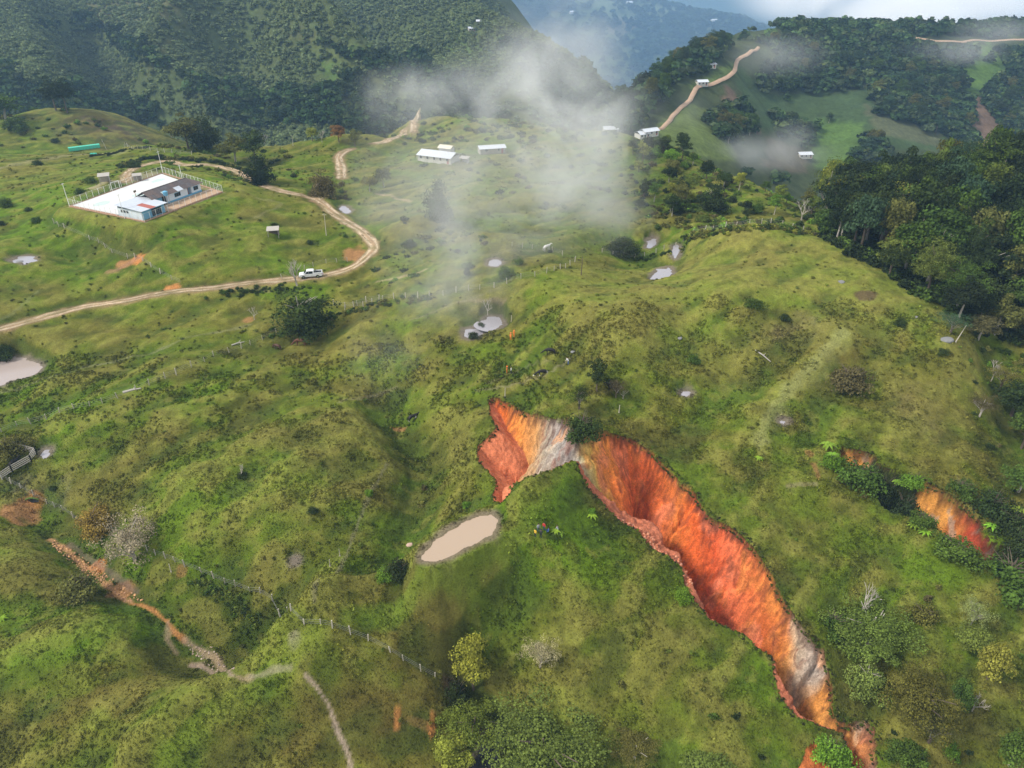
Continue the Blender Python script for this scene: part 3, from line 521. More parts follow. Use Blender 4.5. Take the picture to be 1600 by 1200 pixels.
GRN=(.085,.15,.03); FIELD=(.05,.085,.03); RED=(.17,.105,.075); SCRUB=(.11,.11,.045)
r_p = [([(1000,216),(1075,160),(1110,172),(1150,235),(1150,250),(1000,250)], (.12,.16,.04), .85),([(1075,140),(1120,110),(1150,95),(1150,115),(1110,135),(1090,140)], (.11,.16,.04), .8),
 ([(1130,130),(1160,160),(1200,210),(1160,205),(1130,160)], RED, .8),([(1150,95),(1200,150),(1250,190),(1200,200),(1150,140)], FIELD, .8),
 ([(1190,150),(1360,140),(1370,180),(1480,210),(1470,235),(1400,230),(1190,205)], FIELD, .8),([(1270,190),(1350,190),(1340,260),(1270,262)], GRN, .8),([(1350,160),(1380,180),(1470,210),(1470,230),(1370,210)], (.10,.105,.055), .8),
 ([(1500,100),(1545,65),(1575,110),(1540,145),(1510,145)], GRN, .9),([(1505,150),(1535,150),(1600,240),(1600,280),(1510,230)], RED, .85),([(1200,215),(1260,235),(1260,270),(1190,260)], (.12,.09,.06), .7)]
l_p = [([(480,60),(560,70),(560,140),(520,140)], GRN, .6),([(430,40),(520,60),(650,150),(620,155),(500,90)], SCRUB, .5),([(280,30),(330,0),(240,110),(222,115)], SCRUB, .5),([(640,140),(690,190),(660,200),(600,180)], (.12,.15,.05), .7),([(690,50),(760,70),(800,110),(700,80)], GRN, .4),([(0,80),(60,110),(40,150),(0,140)], GRN, .5),([(130,0),(300,0),(260,30),(140,35)], MAUVE, .3),([(760,130),(900,160),(960,200),(760,215)], SCRUB, .5)]
m_p = [([(900,0),(1060,10),(1170,55),(1100,60),(960,30)], (.15,.18,.10), .7),([(950,30),(1010,25),(990,50),(950,55)], (.2,.17,.12), .7)]
HILL = attrmat('far_hill', 'gcol', .35, .08, .3, bump=.5, bdist=1.0)
gridmesh('ridge_hill', RHF.X, RHF.Y, RHF.Z, HILL, farshade(RHF, (.045,.06,.022), r_p, 170), kind='structure', label='wooded ridge with a dirt road beyond the misty saddle')
gridmesh('forested_mountain', LMF.X, LMF.Y, LMF.Z, HILL, farshade(LMF, FOREST, l_p, 180), kind='structure', label='dark forested mountain across the valley at left')
gridmesh('blue_mountain', MFF.X, MFF.Y, MFF.Z+(fbm(MFF.X/42, MFF.Y/42, 166, 3)-.5)*24, HILL, farshade(MFF, FOREST, m_p, 190, 200), kind='structure', label='hazy blue mountain between the two nearer ridges')
gridmesh('distant_range', FFF.X, FFF.Y, FFF.Z, HILL, farshade(FFF, (.05,.07,.03), [], 195, 300), kind='structure', label='pale distant mountain range at the top of the view')

# ------------------------------------------------------------------ haze
def box_mesh(x0, x1, y0, y1, z0, z1, name='box'):
    bm = bmesh.new(); bmesh.ops.create_cube(bm, size=1); me = bpy.data.meshes.new(name)
    for v in bm.verts: v.co = ((x0+x1)/2+v.co.x*(x1-x0), (y0+y1)/2+v.co.y*(y1-y0), (z0+z1)/2+v.co.z*(z1-z0))
    bm.to_mesh(me); bm.free(); return me
hm, nt, b = newmat('haze_air'); nt.nodes.remove(b); pv = N(nt, 'ShaderNodeVolumePrincipled', Density=0.00019, Anisotropy=.1); pv.inputs['Color'].default_value = (.42,.68,1.0,1)
nt.links.new(pv.outputs[0], nt.nodes['Material Output'].inputs['Volume'])
zlo = min(f.Z.min() for f in (FFF, MFF, RHF, LMF, H1))-25; zhi = max(f.Z.max() for f in (FFF, MFF, RHF, LMF, H1))+40
link('haze', box_mesh(-4400, 7800, -60, 9000, zlo, zhi, 'haze'), hm, kind='stuff', label='thin blue haze filling the air over the valleys')
NR = np.random.RandomState(77)
# ------------------------------------------------------------------ water
def water_mat(name, col, rough):
    m, nt, b = newmat(name); b.inputs['Base Color'].default_value = (*col, 1); b.inputs['Roughness'].default_value = rough; b.inputs['Specular IOR Level'].default_value = .6
    n = N(nt, 'ShaderNodeTexNoise', Scale=2.5, Detail=3.0); g = N(nt, 'ShaderNodeNewGeometry'); nt.links.new(g.outputs['Position'], n.inputs['Vector'])
    bp = N(nt, 'ShaderNodeBump', Strength=.12, Distance=.02); nt.links.new(n.outputs['Fac'], bp.inputs['Height']); nt.links.new(bp.outputs[0], b.inputs['Normal'])
    MATS[name] = m; return m
WB = water_mat('silty_water', (.42,.31,.22), .3); WG = water_mat('cloud_reflection_water', (.36,.34,.37), .12); WS = water_mat('dark_water', (.05,.05,.06), .08); WBR = water_mat('brown_water', (.40,.33,.30), .15)  # puddle grey (WG): reflected cloud put into the base colour
wl_ = {'beige': ('pond', WB, 'oval beige silty pond below the landslide'), 'brown': ('pond', WBR, 'brown pond at the left edge of the pasture'), 'stream': ('stream', WS, 'dark stream between trees at the bottom')}
for n, (P, lvl) in PONDS.items():
    nm, mt, lb = wl_.get(n, ('puddle', WG, None)); c = P[:, :2].mean(0); 
    Q = []
    for p in P[:, :2]:
        d = p-c; L = np.linalg.norm(d); Q.append(c+d*(L+1.0)/L)
    Q = smoothline(np.array(Q+[Q[0]]), .6); bm = bmesh.new(); cv = bm.verts.new((c[0], c[1], lvl-.02)); vs = [bm.verts.new((q[0], q[1], lvl-.02)) for q in Q[:-1]]
    for i in range(len(vs)): bm.faces.new((cv, vs[i], vs[(i+1) % len(vs)]))
    bmesh.ops.recalc_face_normals(bm, faces=bm.faces)
    me = bpy.data.meshes.new(nm); bm.to_mesh(me); bm.free(); o = link(nm, me, mt, kind='structure')
    if lb: o['label'] = lb

# ------------------------------------------------------------------ leaves
def leafmat(name, inst):
    m, nt, b = newmat(name); L = nt.links.new
    if inst: a = N(nt, 'ShaderNodeAttribute', _attribute_type='INSTANCER', _attribute_name='tint'); src = a.outputs['Color']
    else: src = N(nt, 'ShaderNodeObjectInfo').outputs['Color']
    lv = N(nt, 'ShaderNodeAttribute', _attribute_name='lv'); g = N(nt, 'ShaderNodeNewGeometry'); n = N(nt, 'ShaderNodeTexNoise', Scale=1.2, Detail=3.0); L(g.outputs['Position'], n.inputs['Vector'])
    mr = N(nt, 'ShaderNodeMapRange', From__Min=.3, From__Max=.7, To__Min=.75, To__Max=1.25); L(n.outputs['Fac'], mr.inputs['Value'])
    mu = N(nt, 'ShaderNodeMath', _operation='MULTIPLY'); L(lv.outputs['Fac'], mu.inputs[0]); L(mr.outputs[0], mu.inputs[1])
    sc = N(nt, 'ShaderNodeVectorMath', _operation='SCALE'); L(src, sc.inputs[0]); L(mu.outputs[0], sc.inputs['Scale'])
    L(sc.outputs[0], b.inputs['Base Color']); b.inputs['Roughness'].default_value = .8; b.inputs['Specular IOR Level'].default_value = .08
    tr = N(nt, 'ShaderNodeBsdfTranslucent'); L(sc.outputs[0], tr.inputs['Color']); mx = N(nt, 'ShaderNodeMixShader', Fac=.25)
    L(b.outputs[0], mx.inputs[1]); L(tr.outputs[0], mx.inputs[2]); L(mx.outputs[0], nt.nodes['Material Output'].inputs['Surface'])
    MATS[name] = m; return m
LEAF = leafmat('leaf', False); LEAFI = leafmat('leaf_scattered', True)
BARK = plain('bark', (.13,.10,.075), .9, bump=.4); PALEBARK = plain('pale_bark', (.42,.38,.33), .9, var=.25)
def quads_mesh(name, cen, nor, size, lv, rs, aspect=1.0, mat=LEAF):
    n = len(cen); nor = nor/(np.linalg.norm(nor, axis=1)[:, None]+1e-9); r = rs.normal(size=(n, 3)); t = np.cross(nor, r); t /= np.linalg.norm(t, axis=1)[:, None]+1e-9; b2 = np.cross(nor, t)
    s = size[:, None]*.5; k = rs.uniform(.6, 1.1, (n, 4, 1)); V = np.stack([-t*s*aspect-b2*s, t*s*aspect-b2*s, t*s*aspect+b2*s, -t*s*aspect+b2*s], 1)*k+cen[:, None]
    me = bpy.data.meshes.new(name); me.vertices.add(n*4); me.vertices.foreach_set('co', V.astype(np.float32).ravel()); me.loops.add(n*4); me.loops.foreach_set('vertex_index', np.arange(n*4, dtype=np.int32))
    me.polygons.add(n); me.polygons.foreach_set('loop_start', np.arange(n, dtype=np.int32)*4); me.polygons.foreach_set('loop_total', np.full(n, 4, np.int32)); me.update()
    a = me.attributes.new('lv', 'FLOAT', 'POINT'); a.data.foreach_set('value', np.repeat(lv, 4).astype(np.float32)); me.materials.append(mat); return me
def crown(name, seed, n=1400, ncl=26, leaf=.075, w=1.0, hgt=.8, base=.35, flat=.0, clr=.2, kind='dome', mat=LEAF):
    """a crown of unit width: leaf clumps spread through the volume, lit tops and gaps between them"""
    rs = np.random.RandomState(seed); cc = []
    for i in range(ncl):
        while True:
            d = rs.normal(size=3); d /= np.linalg.norm(d)
            if kind == 'bush': d[2] = abs(d[2])
            if d[2] > -.45: break
        r = rs.uniform(.45, 1) if i > ncl*.25 else rs.uniform(0, .5)
        lump = 1+rs.uniform(-.18, .22)
        p = np.array([d[0]*r*lump*w*.5*(1-clr*.5), d[1]*r*lump*w*.5*(1-clr*.5), d[2]*r*lump*hgt*.5])
        if kind == 'cone': z = rs.uniform(-1, 1); rr = (1-z)*.5*.5*w*rs.uniform(.5, 1); t = rs.uniform(0, 6.28); p = np.array([rr*math.cos(t), rr*math.sin(t), z*hgt*.5])
        cc.append((p, rs.uniform(.55, 1.1)*clr, rs.uniform(.75, 1.25)))
    per = n//ncl; C_, N_, LV = [], [], []
    for p, r, b in cc:
        d = rs.normal(size=(per, 3)); d /= np.linalg.norm(d, axis=1)[:, None]; d[:, 2] = np.where(d[:, 2] < -.3, -d[:, 2], d[:, 2])
        q = p+d*r*rs.uniform(.55, 1.12, (per, 1))*np.array([1, 1, .75]); C_.append(q); N_.append(d*1.0+rs.normal(size=(per, 3))*.5+np.array([0, 0, .35])); LV.append(b*rs.uniform(.65, 1.35, per))
    Cn = np.concatenate(C_); zc = hgt*.5+(base if kind != 'bush' else 0.0); Cn[:, 2] += zc
    if kind == 'bush': Cn[:, 2] = np.abs(Cn[:, 2]-zc)+.03
    return quads_mesh(name, Cn, np.concatenate(N_), rs.uniform(.6, 1.3, len(Cn))*leaf, np.concatenate(LV), rs, mat=mat)
def tube(bm, pts, rad, seg=5):
    rings = []; P = [Vector(p) for p in pts]
    for i, p in enumerate(P):
        d = (P[min(i+1, len(P)-1)]-P[max(i-1, 0)]).normalized(); s = d.orthogonal().normalized(); t = d.cross(s)
        rings.append([bm.verts.new(p+(s*math.cos(a)+t*math.sin(a))*rad[i]) for a in [2*math.pi*k/seg for k in range(seg)]])
    for i in range(len(rings)-1):
        for k in range(seg): bm.faces.new((rings[i][k], rings[i][(k+1) % seg], rings[i+1][(k+1) % seg], rings[i+1][k]))
    bm.faces.new(rings[-1]); bm.faces.new(rings[0][::-1])
def trunk(name, seed, top=.75, r=.035, limbs=5, spread=.32, mat=None, multi=1):
    rs = random.Random(seed); bm = bmesh.new()
    for m_ in range(multi):
        ox = rs.uniform(-.1, .1)*(multi > 1); lean = rs.uniform(-.08, .08); P = [(ox, 0, -.12), (ox+lean*.3, rs.uniform(-.02, .02), top*.3), (ox+lean, rs.uniform(-.03, .03), top*.62), (ox+lean*1.4, 0, top)]
        tube(bm, P, [r*1.4, r, r*.7, r*.25], 6)
        for i in range(limbs):
            z = top*rs.uniform(.35, .8); a = rs.uniform(0, 6.28); L = spread*rs.uniform(.6, 1.1); b0 = (ox+lean*z/top, 0, z); b1 = (b0[0]+math.cos(a)*L*.5, math.sin(a)*L*.5, z+L*.45); b2 = (b0[0]+math.cos(a)*L, math.sin(a)*L, z+L*.8)
            tube(bm, [b0, b1, b2], [r*.5, r*.32, r*.12], 4)
    me = bpy.data.meshes.new(name); bm.to_mesh(me); bm.free(); me.materials.append(mat or BARK); return me
def branches(name, seed, depth=4, r=.03, L=.34, mat=None, nb=3, up=.6):
    rs = random.Random(seed); bm = bmesh.new()
    def rec(p, d, L, r, k):
        e = p+d*L; mid = p+d*L*.5+Vector((rs.uniform(-1, 1), rs.uniform(-1, 1), 0))*L*.08; tube(bm, [p, mid, e], [r, r*.8, r*.55], 4 if k > 1 else 3)
        if k == 0: return
        for i in range(nb):
            nd = (d+Vector((rs.uniform(-1, 1), rs.uniform(-1, 1), rs.uniform(-.3, .8)))*.75).normalized(); nd.z += .15*up; rec(p+d*L*rs.uniform(.6, 1), nd.normalized(), L*rs.uniform(.6, .8), r*.55, k-1)
    rec(Vector((0, 0, -.08)), Vector((rs.uniform(-.1, .1), rs.uniform(-.1, .1), 1)).normalized(), L, r, depth)
    me = bpy.data.meshes.new(name); bm.to_mesh(me); bm.free(); me.materials.append(mat or PALEBARK); return me
CR = {'broad': [crown('crown', 300+i, 4600, 40, .038, hgt=.82, base=.13, clr=.2) for i in range(4)],
      'big': [crown('crown', 320+i, 13000, 90, .017, hgt=.7, base=.12, clr=.15) for i in range(2)],
      'tall': [crown('crown', 330+i, 4000, 36, .04, hgt=1.3, base=.15, clr=.2) for i in range(3)],
      'airy': [crown('crown', 340+i, 4200, 56, .017, hgt=.78, base=.15, clr=.16) for i in range(2)],
      'cone': [crown('crown', 350, 1800, 34, .06, hgt=2.2, base=.1, clr=.22, kind='cone')],
      'round': [crown('crown', 370+i, 7000, 60, .032, hgt=1.5, base=0, clr=.24, kind='bush') for i in range(2)],
      'bush': [crown('crown', 360+i, 3000, 30, .04, hgt=.9, base=0, clr=.26, kind='bush') for i in range(4)]}
TR = {k: [trunk('trunk', 400+i+j*10, top=(.75 if k in ('broad', 'big', 'airy') else 1.1), r=(.028 if k != 'bush' else .02), mat=(BARK if i < 2 else PALEBARK), multi=(1 if k != 'bush' else 3)) for i in range(3)] for j, k in enumerate(CR)}
TR['cone'] = [trunk('trunk', 470, top=2.0, r=.03, spread=.15)]; TR['round'] = TR['broad']; TR['bush'] = [trunk('stem', 480, top=.5, r=.018, multi=3)]
BR = [branches('branches', 500+i, 5, .028, .3) for i in range(3)]; BRS = [branches('branches', 510+i, 4, .03, .32, up=1.2) for i in range(2)]
HT = {'broad': .98, 'big': .84, 'tall': 1.5, 'airy': .95, 'cone': 2.3, 'bush': .62, 'round': .92}
COLS = {'dark': (.045,.068,.018), 'deep': (.030,.046,.016), 'green': (.08,.13,.022), 'bright': (.15,.27,.028), 'olive': (.15,.15,.036), 'yellow': (.25,.26,.04), 'orange': (.26,.18,.035), 'brown': (.115,.10,.04), 'pale': (.26,.30,.10), 'grey': (.40,.34,.22), 'blue': (.06,.11,.05), 'lime': (.22,.36,.035), 'sage': (.15,.195,.035), 'rust': (.26,.13,.05), 'rusty': (.15,.115,.04)}
NTREE = 0
def tree(p, width, height, kind, colour, name='tree', label='', cat='tree', group=None, seed=None, hasbr=False, jit=.18):
    global NTREE; NTREE += 1; r = random.Random(seed if seed is not None else NTREE*7+1)
    root = bpy.data.objects.new(name, None); C.objects.link(root); root.location = (p[0], p[1], p[2]-.1); root.empty_display_size = .5
    root.rotation_euler[2] = r.uniform(0, 6.28); sz = height/HT[kind]; root.scale = (width, width*r.uniform(.9, 1.1), sz)
    k = COLS[colour] if isinstance(colour, str) else colour; j = 1+r.uniform(-jit, jit)
    co = link('foliage' if kind == 'bush' else 'crown', CR[kind][r.randrange(len(CR[kind]))], parent=root); co.color = (k[0]*j*r.uniform(.92, 1.08), k[1]*j, k[2]*j*r.uniform(.85, 1.15), 1)
    if kind != 'bush' or width*F/max(1, math.dist(p, (0, 0, CAMZ))) > 30: link('trunk' if kind != 'bush' else 'stem', TR[kind][r.randrange(len(TR[kind]))], parent=root)
    if hasbr: link('branches', BR[r.randrange(3)], parent=root)
    root['label'] = label; root['category'] = cat
    if group: root['group'] = group
    return root
def ptree(u, v, wpx, hpx, kind, colour, label, name='tree', cat='tree', group=None, hasbr=False, fn=None):
    q = ground(u, v) if fn is None else hit(u, v, fn, 100, 2500, 2)
    if q is None: print('no ground', u, v); return
    t = math.dist(q, (0, 0, CAMZ)); dep = math.asin((CAMZ-q[2])/t); W = wpx*t/F; Hh = hpx*t/F
    hm = max(Hh-W*.55*math.sin(dep)*.6, Hh*.4)/math.cos(dep)
    return tree(q, W, hm, kind, colour, name, label, cat, group, hasbr=hasbr)
def bare(u, v, hpx, label, mesh=None, name='bare_tree', cat='bare tree', fn=None):
    q = ground(u, v) if fn is None else hit(u, v, fn, 100, 2500, 2); t = math.dist(q, (0, 0, CAMZ)); s = hpx*t/F/math.cos(math.asin((CAMZ-q[2])/t))
    o = link(name, mesh or random.Random(u).choice(BR), loc=q, label=label, category=cat); o.scale = (s*.95, s*.95, s*.95); o.rotation_euler[2] = u; return o

T_ = [(475,517,84,80,'round',(.06,.085,.02),'large dark green tree on the slope just below the white pickup'),
(508,305,46,44,'round','brown','round dark tree beside the red earth fork in the road'),
(600,292,30,30,'broad','olive','round shrubby tree in the mist between the road and the pale farmhouse'),
(685,346,46,66,'round','dark','tall dark tree standing alone in the mist below the farmhouse'),
(578,300,22,26,'broad','olive','small misty tree close right of the rutted road bend'),
(900,222,24,50,'cone','dark','narrow cone-shaped dark tree rising out of the thickest mist'),
(88,173,34,38,'broad','deep','left of two dark trees on the small hilltop beyond the turquoise netting'),(105,176,32,42,'tall','deep','taller right tree of the dark pair on the small hilltop'),
(10,190,48,36,'broad','green','broad green tree at the left edge beyond the pasture'),(25,205,30,24,'bush','green','low green shrub mass at the left edge below the broad tree'),
(322,232,50,46,'round','deep','dark rounded tree on the hill edge behind the school road'),(295,232,46,44,'broad','olive','olive tree leaning against the dark rounded tree on the hill edge'),(268,215,20,18,'broad','yellow','small yellow-green tree at the top of the hill edge'),
(368,252,44,38,'broad','olive','brownish olive tree above the bend of the school road'),(406,288,44,44,'round','deep','dark dense tree where the school road meets the gully at the edge'),(400,258,40,50,'tall','dark','tall dark tree behind the bend, against the forested mountain'),
(488,220,20,20,'broad','yellow','small yellowish tree on the crest of the bright knoll'),(530,222,24,26,'broad','rust','reddish leafless-looking tree on the crest above the road bend'),(555,230,26,24,'broad','olive','olive tree right of the reddish one behind the road bend'),(690,180,16,26,'tall','dark','slim tree beside the far road in thin mist'),
(970,398,52,36,'round','deep','broad dark tree next to the pale puddles above the mound'),(1112,330,46,42,'round','deep','dark round tree on the shrubby shoulder above the fenced trail'),(1066,248,26,36,'tall','dark','dark tree breaking the skyline of the shrubby shoulder'),(1050,320,20,34,'tall','yellow','small yellow-green tree on the shrubby shoulder'),
(932,612,38,54,'tall','dark','thin dark tree above the landslide head'),(962,622,34,36,'airy','brown','sparse brown tree beside the black cow above the landslide'),(908,680,62,46,'bush','dark','dense dark bush hanging over the landslide head'),(905,640,44,44,'airy','dark','loose dark tree behind the dense bush at the landslide head'),
(152,832,56,50,'round','orange','orange-brown leafy tree by the fence at lower left'),(212,876,86,72,'airy','grey','pale grey twiggy tree hung with lichen by the lower left fence'),
(128,930,58,40,'bush','olive','olive bush leaning over the eroded orange gully'),(740,1078,58,76,'tall','yellow','tall yellow-green tree left of the dark hollow at the bottom'),(716,1100,40,44,'bush','dark','dark bush in front of the yellow-green tree near the stream'),
(852,1196,168,88,'big','sage','very wide pale green tree crown at the bottom centre'),(735,1160,90,66,'big','sage','grey-green tree over the stream at the bottom'),(704,1204,60,46,'broad','yellow','bright yellow-green tree at the bottom edge left of the stream'),
(845,1044,52,50,'airy','grey','pinkish grey bare-twigged shrub on the slope at bottom centre'),(1355,1008,118,66,'big','sage','spreading pale tree above the round light green one on the right slope'),(1300,985,46,34,'bush','green','green bush beside the lower end of the orange scar'),
(1349,1078,52,54,'round',(.20,.27,.07),'round light green tree right of the grey part of the scar'),(1516,975,46,42,'airy','pale','pale feathery tree high on the lower right slope'),(1514,1010,46,34,'broad','sage','grey-green tree directly under the pale feathery one'),(1542,1060,46,52,'broad','yellow','yellow-olive tree near the right edge of the lower slope'),
(1490,1115,36,50,'tall','green','dark green upright tree touching the white bare one'),(1425,1130,92,72,'big','olive','wide brownish olive tree on the lower right slope'),(1450,1160,56,52,'airy','olive','loose olive tree below the wide brownish one'),(1578,1195,46,50,'broad','green','green tree in the bottom right corner'),(1412,1200,50,40,'broad','green','green tree at the bottom edge right of the scar end'),
(1298,1190,52,44,'bush','bright','bright green bush between the two lowest scars'),(1100,1206,70,30,'broad','sage','pale green tree top at the bottom edge left of the small scar'),(1066,940,28,30,'bush','bright','bright bush on the near rim of the landslide'),
(1325,606,56,46,'bush','brown','dark brown thicket in the hollow right of the path ridge'),(1575,900,80,56,'bush','green','broad green bush at the right end of the second gully'),(1590,860,40,40,'bush','dark','dark bush inside the right end of the second gully'),
(1342,755,60,44,'bush','green','bushes overhanging the first orange face of the second gully'),(1300,728,34,26,'bush','bright','bright green bush left of the first orange face of the second gully'),(1382,768,40,50,'bush','deep','almost black bush filling the dark notch of the second gully'),(1415,790,44,56,'bush','deep','dark green bush between the two orange faces'),(1440,820,38,30,'bush','green','green bush at the lower lip under the larger orange face'),(1492,862,60,32,'bush','green','long green bush along the lower lip of the larger orange face'),(1520,880,36,26,'bush','green','last green bush of the lower lip beside the red clay'),(1545,800,50,40,'bush','dark','dark bush above the red clay of the second gully'),(1430,748,40,24,'bush','bright','bright bush on the upper lip between the orange faces'),(1500,768,44,24,'bush','green','green bush on the upper lip over the larger orange face'),(1575,825,50,40,'bush','dark','dark bush beside the ferns at the right edge'),
(625,900,40,34,'bush','deep','dark bush in the wet hollow below the beige pond'),(600,905,30,24,'bush','bright','bright bush left of the wet hollow below the pond'),(578,775,14,14,'bush','bright','small bright bush beside the cattle trail left of the pond'),(490,800,20,10,'bush','dark','low dark bush in the middle of the left pasture'),(730,792,16,14,'bush','bright','small lime bush above the beige pond'),
(740,528,18,16,'bush','dark','dark bush growing in the smaller grey puddle'),(752,512,14,12,'bush','dark','dark bush on the near bank of the grey pool'),(729,430,12,16,'bush','dark','small dark tree left of the round trough'),(925,800,16,12,'bush','bright','bright leafy plant near the knoll top edge'),
(378,745,18,12,'bush','dark','dark low bush round the foot of the white dead tree'),(870,838,20,12,'bush','green','leafy bushes where the group of people stand'),(18,705,44,30,'bush','olive','olive bush beside the wooden corral at the left edge'),(5,560,30,26,'bush','dark','dark bush behind the brown pond at the left edge'),(85,765,14,8,'bush','dark','low bush on the bank by the fence at lower left'),
(1553,522,50,54,'broad','olive','olive tree on the near edge of the wood'),(1485,520,44,36,'airy','blue','grey-green tree over the grey rock at the wood edge'),(1528,530,44,36,'broad','brown','brownish tree between the pale stump and the wood'),(1560,610,44,44,'airy','olive','olive tree with bare boughs at the right edge'),(1580,650,60,50,'broad','dark','dark tree on the right edge above the open slope'),(1596,700,50,60,'tall','green','green tree at the right edge beside the shaded slope'),(1530,650,40,36,'airy','brown','thin brown shrub tree on the shaded right slope'),
(1590,770,50,40,'broad','green','leafy green tree on the right edge above the ferns'),(1440,965,46,30,'bush','olive','olive bush on the open slope above the spreading pale tree'),(1485,1175,24,20,'bush','bright','bright bush at the foot of the lower right slope'),(990,1180,70,36,'big','olive','olive tree crown at the bottom between the two pale ones'),
(170,283,0.1,.1,'bush','dark','')]
T_ = T_[:-1]
for t in T_:
    nm = 'bush' if t[4] == 'bush' else 'tree'
    ptree(*t, name=nm, cat=nm, hasbr=(t[4] == 'airy'))
# bushes along the school hill and the pasture, each its own thing
for u, v, wv, lab in [(142,285,18,'dark bush left of the court near the small grey hut'),(125,303,14,'small dark bush close to the left corner of the court'),(45,330,10,'lone tiny bush on the bright slope left of the court'),(58,345,14,'low tiny shrub on the slope under the left corner of the court'),(10,322,20,'dark patchy bush at the left edge level with the court'),(0,352,14,'second dark bush at the left edge level with the court'),(428,352,10,'small tree beside the grey shed'),(485,380,12,'round bush between the shed and the road loop'),(60,258,14,'small dark bush near the turquoise netting'),(88,222,12,'round bush on the ridge left of the turquoise netting'),(210,262,18,'bush at the left end of the hedge behind the court'),(540,370,10,'dot-like bush inside the road loop'),(640,385,24,'bush on the misty bank below the lone tall tree'),(732,418,20,'dark bush left of the round grey trough'),(790,432,30,'flat bush under the round grey trough'),(810,412,20,'bush right of the round grey trough'),(860,395,10,'small bush beside the white animal'),(1178,480,30,'dark low bush in the right pasture hollow'),(1225,500,18,'low bush below the brown hollow of the right pasture'),(1405,508,20,'low bush in front of the wood on the right pasture'),(1472,552,18,'green low bush by the wood edge'),(1085,565,24,'green low bushes in the middle of the right pasture'),(1000,320,20,'bush beside the edge of the thick mist')]:
    ptree(u, v, wv, wv*.7, 'bush', random.Random(u).choice(['dark', 'dark', 'green']), lab, name='bush', cat='bush')
# dead and bare trees
bare(1412,316,80,'tall white dead tree with a forked crown rising from the wood')
bare(1492,490,46,'pale leafless tree at the near edge of the wood')
bare(378,745,24,'small white dead tree alone in the left pasture', BRS[0])
bare(1520,1112,34,'white bare tree beside the dark green upright one', BRS[1])
bare(762,492,34,'slim leaning bare tree beside the grey pool', BRS[0])
bare(465,446,56,'slim bare tree standing at the roadside before the pickup', BRS[1])
bare(398,500,26,'spindly bare tree on the slope left of the large dark tree', BRS[0])
bare(1548,594,36,'bare-topped pale tree on the right slope below the wood', BRS[1])
bare(1345,960,50,'bare pale limbs sticking out of the spreading tree', BRS[0])
bare(415,228,24,'small bare white tree at the edge of the bright knoll', BRS[1])
bare(503,222,24,'thin bare tree on the crest of the bright knoll', BRS[0])
bare(973,624,22,'bare tree with a pale crooked trunk above the landslide', BRS[0])
bare(1320,330,40,'grey bare tree at the left part of the wood', BRS[1])
bare(620,905,16,'pale dead branches in the wet hollow below the pond', BRS[1])
bare(1252,345,40,'tall thin trunked tree at the start of the wood', BRS[0])

# the wood on the right
EDGE = pl1([(1282,368),(1300,383),(1350,410),(1400,440),(1440,465),(1475,487),(1500,508),(1560,527),(1600,542),(1680,560)])
WOODP = [tuple(q[:2]) for q in EDGE]+[(170,120),(250,150),(230,250),(150,262),(120,272),(104,240)]
rs = random.Random(5); wood = []
for gyi in range(24):
    for gxi in range(30):
        x = 62+gxi*6.6+rs.uniform(-2.6, 2.6)+(gyi % 2)*3; y = 128+gyi*6.4+rs.uniform(-2.6, 2.6)
        if inpoly(np.array([x]), np.array([y]), WOODP)[0]: wood.append((x, y))
wc = [('dark','dark green'),('deep','near-black green'),('dark','dark green'),('green','mid green'),('olive','olive'),('dark','dark green'),('blue','bluish green'),('deep','near-black green'),('yellow','yellow-green'),('green','mid green'),('deep','near-black green'),('sage','grey-green')]
wood.sort(key=lambda q: q[1]+abs(q[0]-110)*.3); nw = 0; ext = []
def where_wood(x, y, u, v):
    a = 'on the near edge of' if y < 165 else ('inside' if y < 200 else 'on the far side of'); b_ = 'left' if u < 1360 else ('central' if u < 1480 else 'right')
    return f'{a} the {b_} wood'
for x, y in wood:
    z = float(H(x, y)[0]); u, v = project(x, y, z)
    if u > 1680 or v < 150: continue
    k = wc[rs.randrange(len(wc))]; D, _, _ = polydist(np.array([x]), np.array([y]), np.array(EDGE)); d = D[0]; s = min(1, .55+d/22)
    wd = rs.uniform(9.5, 15)*s; ht = rs.uniform(13, 20)*s*(1.0 if y > 165 else .8); kd = rs.choice(['broad', 'broad', 'big', 'tall', 'airy' if rs.random() < .3 else 'broad']); kd = 'broad' if kd == 'big' and wd < 9 else kd
    col = tuple(q*.85 for q in COLS[k[0]])
    shape = {'broad': 'round', 'big': 'wide', 'tall': 'tall', 'airy': 'sparse'}[kd]
    tree((x, y, z), wd*(.8 if kd == 'tall' else 1), ht, kd, col, 'forest_tree', f'{k[1]} {shape} tree {where_wood(x, y, u, v)}', 'tree', 'trees of the dense wood', hasbr=(kd == 'airy')); nw += 1
xu = NR.uniform(60, 230, 9000); yu = NR.uniform(115, 270, 9000); iw = inpoly(xu, yu, WOODP); UND = (xu[iw], yu[iw])
print('wood', nw)

